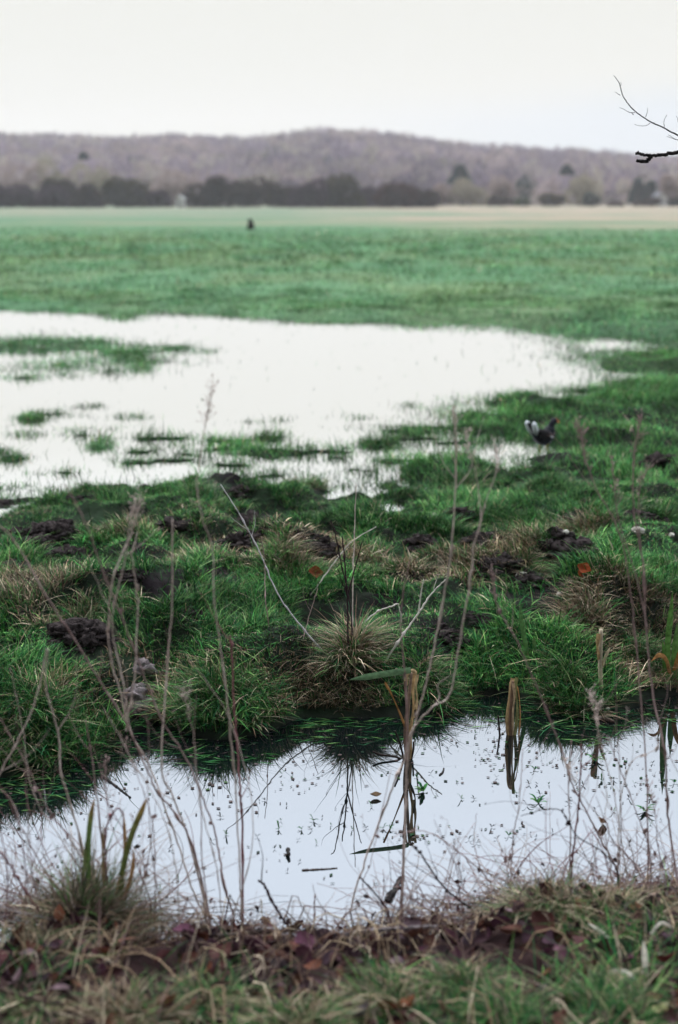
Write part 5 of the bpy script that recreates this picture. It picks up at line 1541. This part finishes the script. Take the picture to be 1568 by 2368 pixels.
for k, (cx, bp, w, hp, pal, lab) in enumerate([(1150, 478, 60, 456, HB, 'low dark bush right of the hedge end'), (1205, 480, 34, 462, np.array([(.05, .075, .03)]), 'tiny olive-green bush between two low dark ones'), (1280, 479, 70, 452, HO, 'broad olive-brown bush in the far right field edge'),
                                     (1365, 480, 34, 448, np.array([(.03, .05, .035)]), 'narrow dark green bush below the pale tree at far right'), (1500, 480, 60, 462, HB, 'low dark bush below the white cottage'), (1566, 482, 40, 460, np.array([(.025, .04, .04)]), 'dark green bush at the right edge under the hill'), (1420, 482, 30, 470, HR, 'small brown bush left of the dark conifers')]):
    bushy('field_bush', lab, 'bush', GR, cx, bp, w, hp, 395, pal, 1500, 5, 760 + k, sl=(.5, 1.3, .25, .7))
CG = np.array([(.024, .056, .052), (.034, .068, .060), (.018, .044, .046)])
GC_ = 'dark conifers among the bare hill trees'
for k, (cx, lo_px, w, hp, Y, lab) in enumerate([(1063, 422, 56, 381, 428, 'dark green conifer alone in the middle of the hillside'), (1308, 402, 28, 380, 430, 'small faint conifer high on the hill at the right'), (1473, 466, 42, 412, 424, 'dark blue-green conifer, left one of the pair by the white cottage'), (1502, 466, 48, 418, 423, 'broad dark conifer, right one of the pair by the white cottage'), (197, 366, 15, 352, 430, 'small dark conifer on the hill at the left')]):
    bushy('conifer', lab, 'tree', GC_, cx, 476, w, hp, Y, CG, 2200, 5, 780 + k, conifer=True, lo=(476 - lo_px) / (476 - hp), sl=(.5, 1.2, .25, .6))
GP = 'pale bare trees behind the hedge'
PB = np.array([(.30, .26, .18), (.36, .31, .22), (.25, .22, .16)])
PP = np.array([(.33, .25, .22), (.37, .29, .26)])
for k, (cx, bp, w, hp, pal, lab) in enumerate([(55, 480, 130, 376, PP, 'pale pinkish bare tree at the left edge behind the hedge'), (150, 480, 110, 368, PB, 'pale yellowish bare tree behind the hedge at left'), (250, 480, 90, 390, PB, 'pale bare tree behind the rounded olive bush'), (400, 480, 100, 392, PP, 'pale bare tree rising behind the hut'),
                                     (1080, 476, 90, 418, PB, 'pale spreading tree right of the hedge end'), (1180, 476, 100, 410, PP, 'pale mauve tree on the lower hill, right of the lone conifer'), (1350, 476, 90, 405, PB, 'pale rounded tree left of the conifer pair'), (1020, 476, 60, 430, PP, 'pale thin tree just right of the hedge'), (1556, 476, 60, 405, PP, 'pale mauve tree at the right edge above the cottage')]):
    bushy('pale_tree', lab, 'tree', GP, cx, bp, w, hp, 414, pal, 1500, 6, 800 + k, sl=(.8, 1.8, .2, .5))

# ------------------------------------------------------------------ two small buildings far away
def building(name, label, cat, cx_px, base_px, Y, wx, dy, h, rise, wall, roof, windows, rz=0.0):
    b = at_y(cx_px, base_px, Y)
    gz = float(hill_z(b[0], Y)) if Y > Y0 else ground_at(b[0], Y)
    r = empty(name, (b[0], Y, gz - .2)); r.rotation_euler = (0, 0, rz); tag(r, label, cat)
    x, y = wx / 2, dy / 2
    V = [(-x, -y, 0), (x, -y, 0), (x, y, 0), (-x, y, 0), (-x, -y, h), (x, -y, h), (x, y, h), (-x, y, h), (0, -y, h + rise), (0, y, h + rise)]
    mesh_np('wall', V, [np.array([(1, 2, 6, 5), (3, 0, 4, 7)]), np.array([(0, 1, 5, 8, 4), (2, 3, 7, 9, 6)])], None, wall, False, r)
    e = .25
    Vr = []
    for s in (0, .12):
        Vr += [(-x - e, -y - e, h - e * rise / x + s + .01), (0, -y - e, h + rise + s + .01), (x + e, -y - e, h - e * rise / x + s + .01), (-x - e, y + e, h - e * rise / x + s + .01), (0, y + e, h + rise + s + .01), (x + e, y + e, h - e * rise / x + s + .01)]
    Fr = [(0, 3, 4, 1), (1, 4, 5, 2), (6, 7, 10, 9), (7, 8, 11, 10), (0, 1, 7, 6), (1, 2, 8, 7), (3, 9, 10, 4), (4, 10, 11, 5), (0, 6, 9, 3), (2, 5, 11, 8)]
    mesh_np('roof', Vr, np.array(Fr), None, roof, False, r)
    for (wx0, wz0, ww, wh, kind) in windows:
        def box(x0, x1, y0, y1, z0, z1):
            v = [(a, b_, c) for c in (z0, z1) for b_ in (y0, y1) for a in (x0, x1)]
            return v, np.array([(0, 1, 3, 2), (4, 6, 7, 5), (0, 4, 5, 1), (2, 3, 7, 6), (0, 2, 6, 4), (1, 5, 7, 3)])
        v, f = box(wx0, wx0 + ww, -y - .06, -y + .02, wz0, wz0 + wh)
        w_ = mesh_np(kind, v, f, None, M['dark_glass'] if kind == 'window' else M['paint'], False, r)
    return r
building('hut', 'small pale hut standing in the gap of the far hedge', 'hut', 418, 487, 334, 1.8, 3.0, 2.2, .6, M['plaster'], M['plaster'], [(-.5, .0, 1.0, 1.9, 'door')])
building('cottage', 'white gable end of a cottage beside the dark conifers at far right', 'cottage', 1524, 472, 404, 3.0, 6.0, 2.7, 1.2, M['plaster'], M['slate'], [(-.4, 1.2, .8, .9, 'window')])

# ------------------------------------------------------------------ thin haze over the valley
v = [(a, b_, c) for c in (-2.0, 95.0) for b_ in (-90, 1700) for a in (-1500, 1500)]
hz = mesh_np('haze', v, np.array([(0, 2, 3, 1), (4, 5, 7, 6), (0, 1, 5, 4), (2, 6, 7, 3), (0, 4, 6, 2), (1, 3, 7, 5)]), None, None)
hm = bpy.data.materials.new('haze_air'); hm.use_nodes = True
hm.node_tree.nodes.clear()
ho = hm.node_tree.nodes.new('ShaderNodeOutputMaterial'); hv = hm.node_tree.nodes.new('ShaderNodeVolumePrincipled')
hv.inputs['Color'].default_value = (1.0, .955, .97, 1); hv.inputs['Density'].default_value = .00023; hv.inputs['Anisotropy'].default_value = .1
hm.node_tree.links.new(hv.outputs[0], ho.inputs['Volume'])
hz.data.materials.append(hm)
tag(hz, 'thin pale winter haze filling the valley air', 'haze', kind='stuff')
